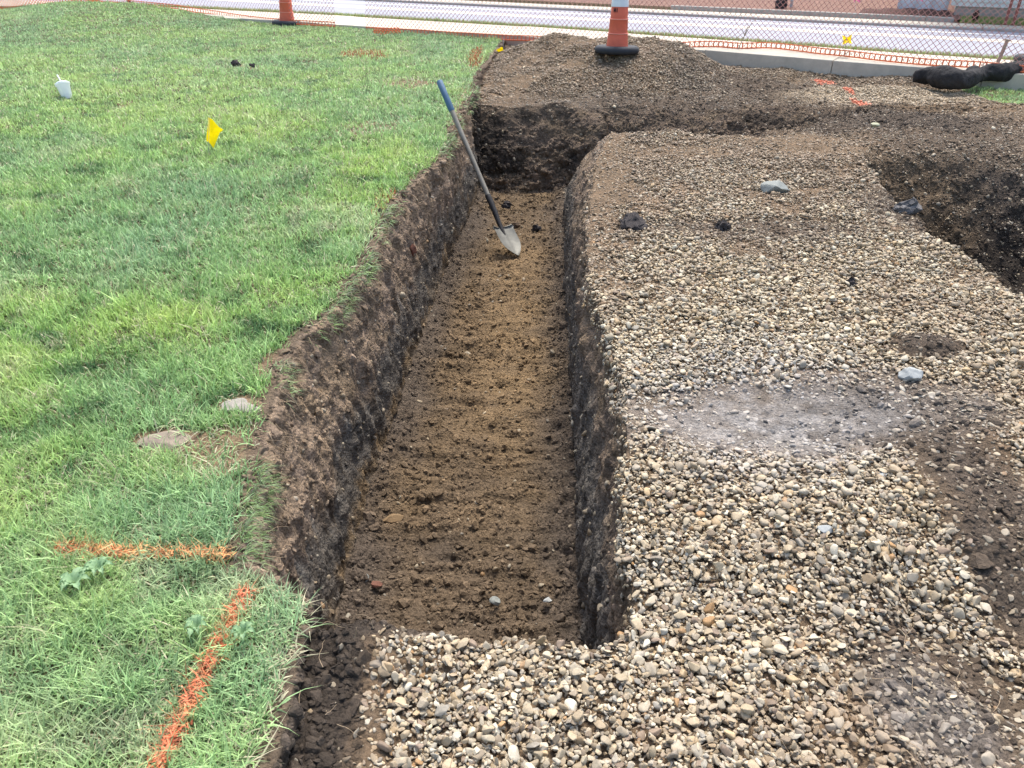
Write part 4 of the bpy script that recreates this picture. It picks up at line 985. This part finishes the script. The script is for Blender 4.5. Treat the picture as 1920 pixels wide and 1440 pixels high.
# ---------------------------------------------------------------- cup
cp = empty('plastic_cup', at(128, 187, .0), 'translucent white plastic cup with lid and straw tipped in the lawn', 'cup')
M_CUP = mat('clear_plastic', (.93, .96, .96), .25, 0, spec=.6, trans=.3, alpha=.72); M_MILK = mat('milky_liquid', (.85, .9, .88), .4)
cp.rotation_euler = (-.35, -.30, 0); cp.location.z += .0; cp.scale = (.88, .88, .88)
b = MB(); b.lathe([(.043, 0), (.046, .006), (.066, .155), (.069, .158), (.069, .163), (.064, .16), (.044, .01)], 36, cap=False); b.build('cup_wall', M_CUP, cp, smooth=True, auto=50)
b = MB(); b.lathe([(.0425, .006), (.0475, .045)], 30); b.build('drink', M_MILK, cp, smooth=True, auto=50)
b = MB(); b.lathe([(.0715, .150), (.0725, .166), (.062, .170), (.058, .176), (.0, .177)], 36, cap=False); b.build('lid', mat('lid_plastic', (.9, .94, .94), .3, 0, spec=.6, trans=.3, alpha=.85), cp, smooth=True, auto=40)
b = MB(); b.tube([(0, 0, .02), (-.005, 0, .18), (-.02, 0, .26)], .0062, 10); b.build('straw', mat('straw_white', (.8, .84, .84), .4), cp, smooth=True)

# ---------------------------------------------------------------- individual rocks, clods, leaves
def rock(name, px, py, size, col, label, cat, z=0.0, seed=1, cuts=9, sub=3, rz=0, group=None, sink=.25, surf=None, rough=.01, tilt=0):
    r = np.random.default_rng(seed); V, F = ico(sub)
    for k in range(cuts):
        n = r.normal(size=3); n /= np.linalg.norm(n); s_ = V @ n; V = V - np.outer(np.maximum(s_ - r.uniform(.45, .8), 0) * .95, n)
    V /= np.abs(V).max(0); V *= np.array(size) / 2
    V += min(size) * rough * 8 * np.stack([fbm(V[:, 0], V[:, 1], V[:, 2], s=22 / max(size) * .2, oct=3, seed=seed + k) for k in (1, 2, 3)], -1)
    p = at(px, py, z); zz = surf if surf is not None else (bz_at(p.x, p.y) if p.x > -.3 else .01)
    o = mesh_np(name, V, F, col, smooth=True); o.data.set_sharp_from_angle(angle=R(28)); o.location = (p.x, p.y, zz + size[2] * (.5 - sink)); o.rotation_euler = (tilt, 0, rz)
    return tag(o, label, cat, group)
M_ROCKG = mat('grey_rock', (.21, .225, .205), .85, .2, 20, .002, 90); M_ROCKW = mat('white_rock', (.33, .345, .33), .85, .15, 20, .001, 90); M_CLD = mat('dark_clod', (.055, .048, .045), .95, .4, 40, .006, 60)
M_CLB = mat('brown_clod', (.12, .085, .055), .95, .4, 40, .006, 60); M_BRICK = mat('broken_brick', (.15, .07, .048), .9, .25, 30, .002, 90); M_SLAB = mat('pale_flagstone', (.27, .25, .21), .9, .2, 20, .003, 60)
M_CLAY = mat('dried_clay', (.22, .18, .14), .95, .25, 16, .004, 50)
rock('rock', 1447, 350, (.21, .12, .09), M_ROCKG, 'flat angular grey rock on the gravel bench', 'rock', seed=4, rz=-.4, cuts=12)
rock('rock', 1708, 697, (.085, .065, .06), M_ROCKW, 'rounded white rock beside the pale silt patch', 'rock', seed=6, sink=.15)
rock('rock', 1640, 236, (.08, .06, .04), mat('cream_rock', (.42, .42, .28), .8, .1, 20), 'pale cream stone on dark soil before the far gravel', 'rock', seed=8)
rock('rock', 1548, 990, (.045, .03, .02), M_ROCKW, 'flat white stone standing out in the near gravel', 'rock', seed=9, sink=0)
rock('rock', 1656, 884, (.045, .028, .014), M_ROCKW, 'small white chip on the dark soil strip', 'rock', seed=12, sink=0, rz=1)
rock('soil_clod', 1190, 417, (.16, .11, .08), M_CLD, 'largest dark soil clod on the gravel near the trench edge', 'soil clod', seed=14, rough=.06, group='soil clods on the gravel')
rock('soil_clod', 1358, 417, (.085, .08, .06), M_CLD, 'small black soil clod alone mid gravel', 'soil clod', seed=15, rough=.06, group='soil clods on the gravel')
rock('soil_clod', 1700, 382, (.17, .12, .09), mat('grey_clod', (.13, .125, .12), .95, .3, 30, .004, 60), 'grey soil clod at the rim of the right pit', 'soil clod', seed=16, rough=.06, group='soil clods on the gravel')
rock('soil_clod', 1600, 520, (.05, .05, .045), M_CLD, 'little black clod in the gravel below the right pit rim', 'soil clod', seed=17, rough=.06, group='soil clods on the gravel')
rock('soil_clod', 1600, 588, (.11, .035, .02), M_CLB, 'long thin brown clod in the bright gravel', 'soil clod', seed=18, rough=.06, group='soil clods on the gravel', rz=-.3)
rock('soil_clod', 948, 387, (.075, .07, .06), M_CLD, 'dark clod on the trench floor behind the shovel', 'soil clod', z=-.73, surf=-.735, seed=19, rough=.06, group='soil clods in the trench')
rock('soil_clod', 966, 425, (.09, .07, .05), M_CLB, 'brown clod on the trench floor beside the shovel blade', 'soil clod', z=-.73, surf=-.735, seed=20, rough=.06, group='soil clods in the trench')
rock('soil_clod', 1005, 430, (.08, .06, .05), M_CLD, 'dark clod on the trench floor right of the shovel blade', 'soil clod', z=-.73, surf=-.735, seed=21, rough=.06, group='soil clods in the trench')
rock('soil_clod', 444, 129, (.10, .07, .06), M_CLD, 'left dark clod on the far lawn', 'soil clod', seed=22, rough=.06, group='soil clods on the far lawn', surf=.03, sink=.1)
rock('soil_clod', 476, 132, (.08, .06, .05), M_CLD, 'right dark clod on the far lawn', 'soil clod', seed=23, rough=.06, group='soil clods on the far lawn', surf=.03, sink=.1)
rock('flagstone', 442, 770, (.085, .075, .022), M_SLAB, 'pale broken stone in the bare edge, left of its pair', 'stone', seed=24, surf=.02, sink=.3, rz=.5, group='broken stones at the lawn edge')
rock('flagstone', 472, 776, (.10, .06, .022), M_SLAB, 'pale broken stone at the sod edge, right of its pair', 'stone', seed=25, surf=.018, sink=.3, rz=-.3, group='broken stones at the lawn edge')
rock('dried_clay_slab', 322, 832, (.20, .12, .03), M_CLAY, 'flat cracked slab of dried clay lying in the lawn', 'clay slab', seed=26, surf=.005, sink=.35, rz=.2, cuts=14)
rock('brick_piece', 766, 470, (.10, .09, .11), mat('clay_red', (.16, .07, .045), .9, .3, 30, .004, 60), 'reddish brick lump sticking out of the left trench wall', 'brick', z=-.28, surf=-.28, seed=27, sink=.5)
rock('brick_piece', 704, 1097, (.055, .03, .02), M_BRICK, 'small red brick chip on the near trench floor', 'brick', z=-.73, surf=-.73, seed=28)
rock('brick_piece', 604, 1085, (.02, .02, .02), M_BRICK, 'tiny red brick chip in the near left trench wall', 'brick', z=-.55, surf=-.55, seed=29, sink=.5)
rock('pebble', 928, 1130, (.042, .036, .03), M_ROCKG, 'grey pebble on the near trench floor', 'pebble', z=-.73, surf=-.735, seed=30, sink=.1)
rock('pebble', 1026, 1127, (.036, .03, .025), M_ROCKW, 'whitish pebble on the near trench floor by the right wall', 'pebble', z=-.73, surf=-.735, seed=31, sink=.1)
rock('pebble', 686, 1088, (.04, .035, .03), M_ROCKG, 'dull grey pebble on the near trench floor by the left wall', 'pebble', z=-.73, surf=-.735, seed=32, sink=.1)
rock('flat_stone', 738, 972, (.09, .05, .03), mat('ochre_stone', (.2, .135, .07), .9, .2, 20, .002, 60), 'ochre flat stone on the trench floor near the left wall', 'stone', z=-.73, surf=-.74, seed=33, sink=.2)

# broad leaved weeds
M_LEAF = mat('weed_leaf', (.27, .42, .22), .5, .15, 30, trans=.3)
def weed(px, py, label, n, size, seed, z=0.0, zz=.03):
    random.seed(seed); p = at(px, py, z); o = empty('weed', (p.x, p.y, zz), label, 'weed', 'broad leaved weeds')
    for k in range(n):
        a_ = k / n * 6.28 + random.uniform(-.4, .4); L_ = size * random.uniform(.7, 1.1); b = MB(); NS = 9; V = []
        for i_ in range(NS + 1):
            t = i_ / NS; w_ = L_ * .17 * math.sin(math.pi * min(1, t ** .8 * .97 + .03)) * (1 + .8 * (i_ % 2)) + .001; h_ = .02 * math.sin(t * 2.6) + .012
            for u_ in (-1, 0, 1):
                x = t * L_; y = u_ * w_; V.append((x * math.cos(a_) - y * math.sin(a_), x * math.sin(a_) + y * math.cos(a_), h_ + abs(u_) * .006))
        F = [(i_ * 3 + u_, (i_ + 1) * 3 + u_, (i_ + 1) * 3 + u_ + 1, i_ * 3 + u_ + 1) for i_ in range(NS) for u_ in (0, 1)]
        b.add(V, F); b.build('leaf', M_LEAF, o, smooth=True)
weed(150, 1120, 'broad leaved weed in the grass between the two paint lines, far left', 10, .04, 5)
weed(195, 1095, 'small weed with lobed leaves just below the short paint line', 8, .035, 6)
weed(378, 1205, 'pale leaved weed touching the long red orange paint line', 8, .035, 7)
weed(462, 1215, 'weed right of the long red orange paint line', 7, .03, 8)
weed(1400, 103, 'small green weed at the kerb foot right of the mound', 9, .13, 9, z=-.03, zz=.0)
tw = empty('twig', at(1384, 92, .06), 'bare brown twig standing against the netting right of the mound cone', 'twig')
b = MB(); b.tube([(0, 0, 0), (.04, -.02, .12), (.07, -.02, .26)], [.006, .005, .003], 6); b.build('stem', M_WOOD, tw, smooth=True)
for q in ((.03, .2), (-.05, .17), (.12, .28)): b = MB(); b.tube([(.05, -.02, .15), (.05 + q[0] * .6, -.02, q[1] + .03), (.06 + q[0], -.02, q[1] + .06)], [.004, .003, .0015], 5); b.build('side_twig', M_WOOD, tw, smooth=True)

# verge and far grass (stuff)
def grass_strip(n, fpos, hgt, wd_, cols, name, label):
    p = fpos(n); cc = np.array(cols)[rng.integers(0, len(cols), n)] * rng.uniform(.7, 1.2, (n, 1))
    V, Fl, Cc = blades(p, np.tile([0, 0, 1.], (n, 1)), rng.uniform(.6, 1.3, n) * hgt, rng.uniform(.7, 1.3, n) * wd_, cc, np.abs(rng.normal(.3, .25, n)), rng.normal(.2, .15, n))
    tag(mesh_np(name, V, Fl, M_GRASS, col=Cc, smooth=False), label, 'grass', kind='stuff')
def fverge(n):
    s_ = rng.uniform(6, SWL - 4, n); out_ = np.zeros((n, 3)); cumL = np.concatenate([[0], np.cumsum([(b_ - a).length for a, b_ in zip(sw[:-1], sw[1:])])])
    x = np.interp(s_, cumL, SWX); y = np.interp(s_, cumL, SWY); o_ = 1.04 + np.abs(rng.normal(0, .35, n)); nx = .445; ny = .895
    return np.stack([x + nx * o_, y + ny * o_, .04 - .17 * (o_ - 1)], -1)
vcols = [(.40, .42, .14), (.30, .42, .13), (.45, .42, .2), (.24, .36, .1)]
grass_strip(45000, fverge, .075, .008, vcols, 'verge_grass', 'yellow green grass growing between the sidewalk and the road')
def ffar(n):
    ss = rng.uniform(s_end + .1, s_end + 9, n); q = rng.uniform(4.26, hn - .03, n); return np.stack([R0.x + AX.x * ss + NX.x * q, R0.y + AX.y * ss + NX.y * q, -.2 + .03 * np.minimum(1, q - 4.24)], -1)
grass_strip(30000, ffar, .07, .012, vcols, 'far_grass', 'grass strip before the pale house foundation')
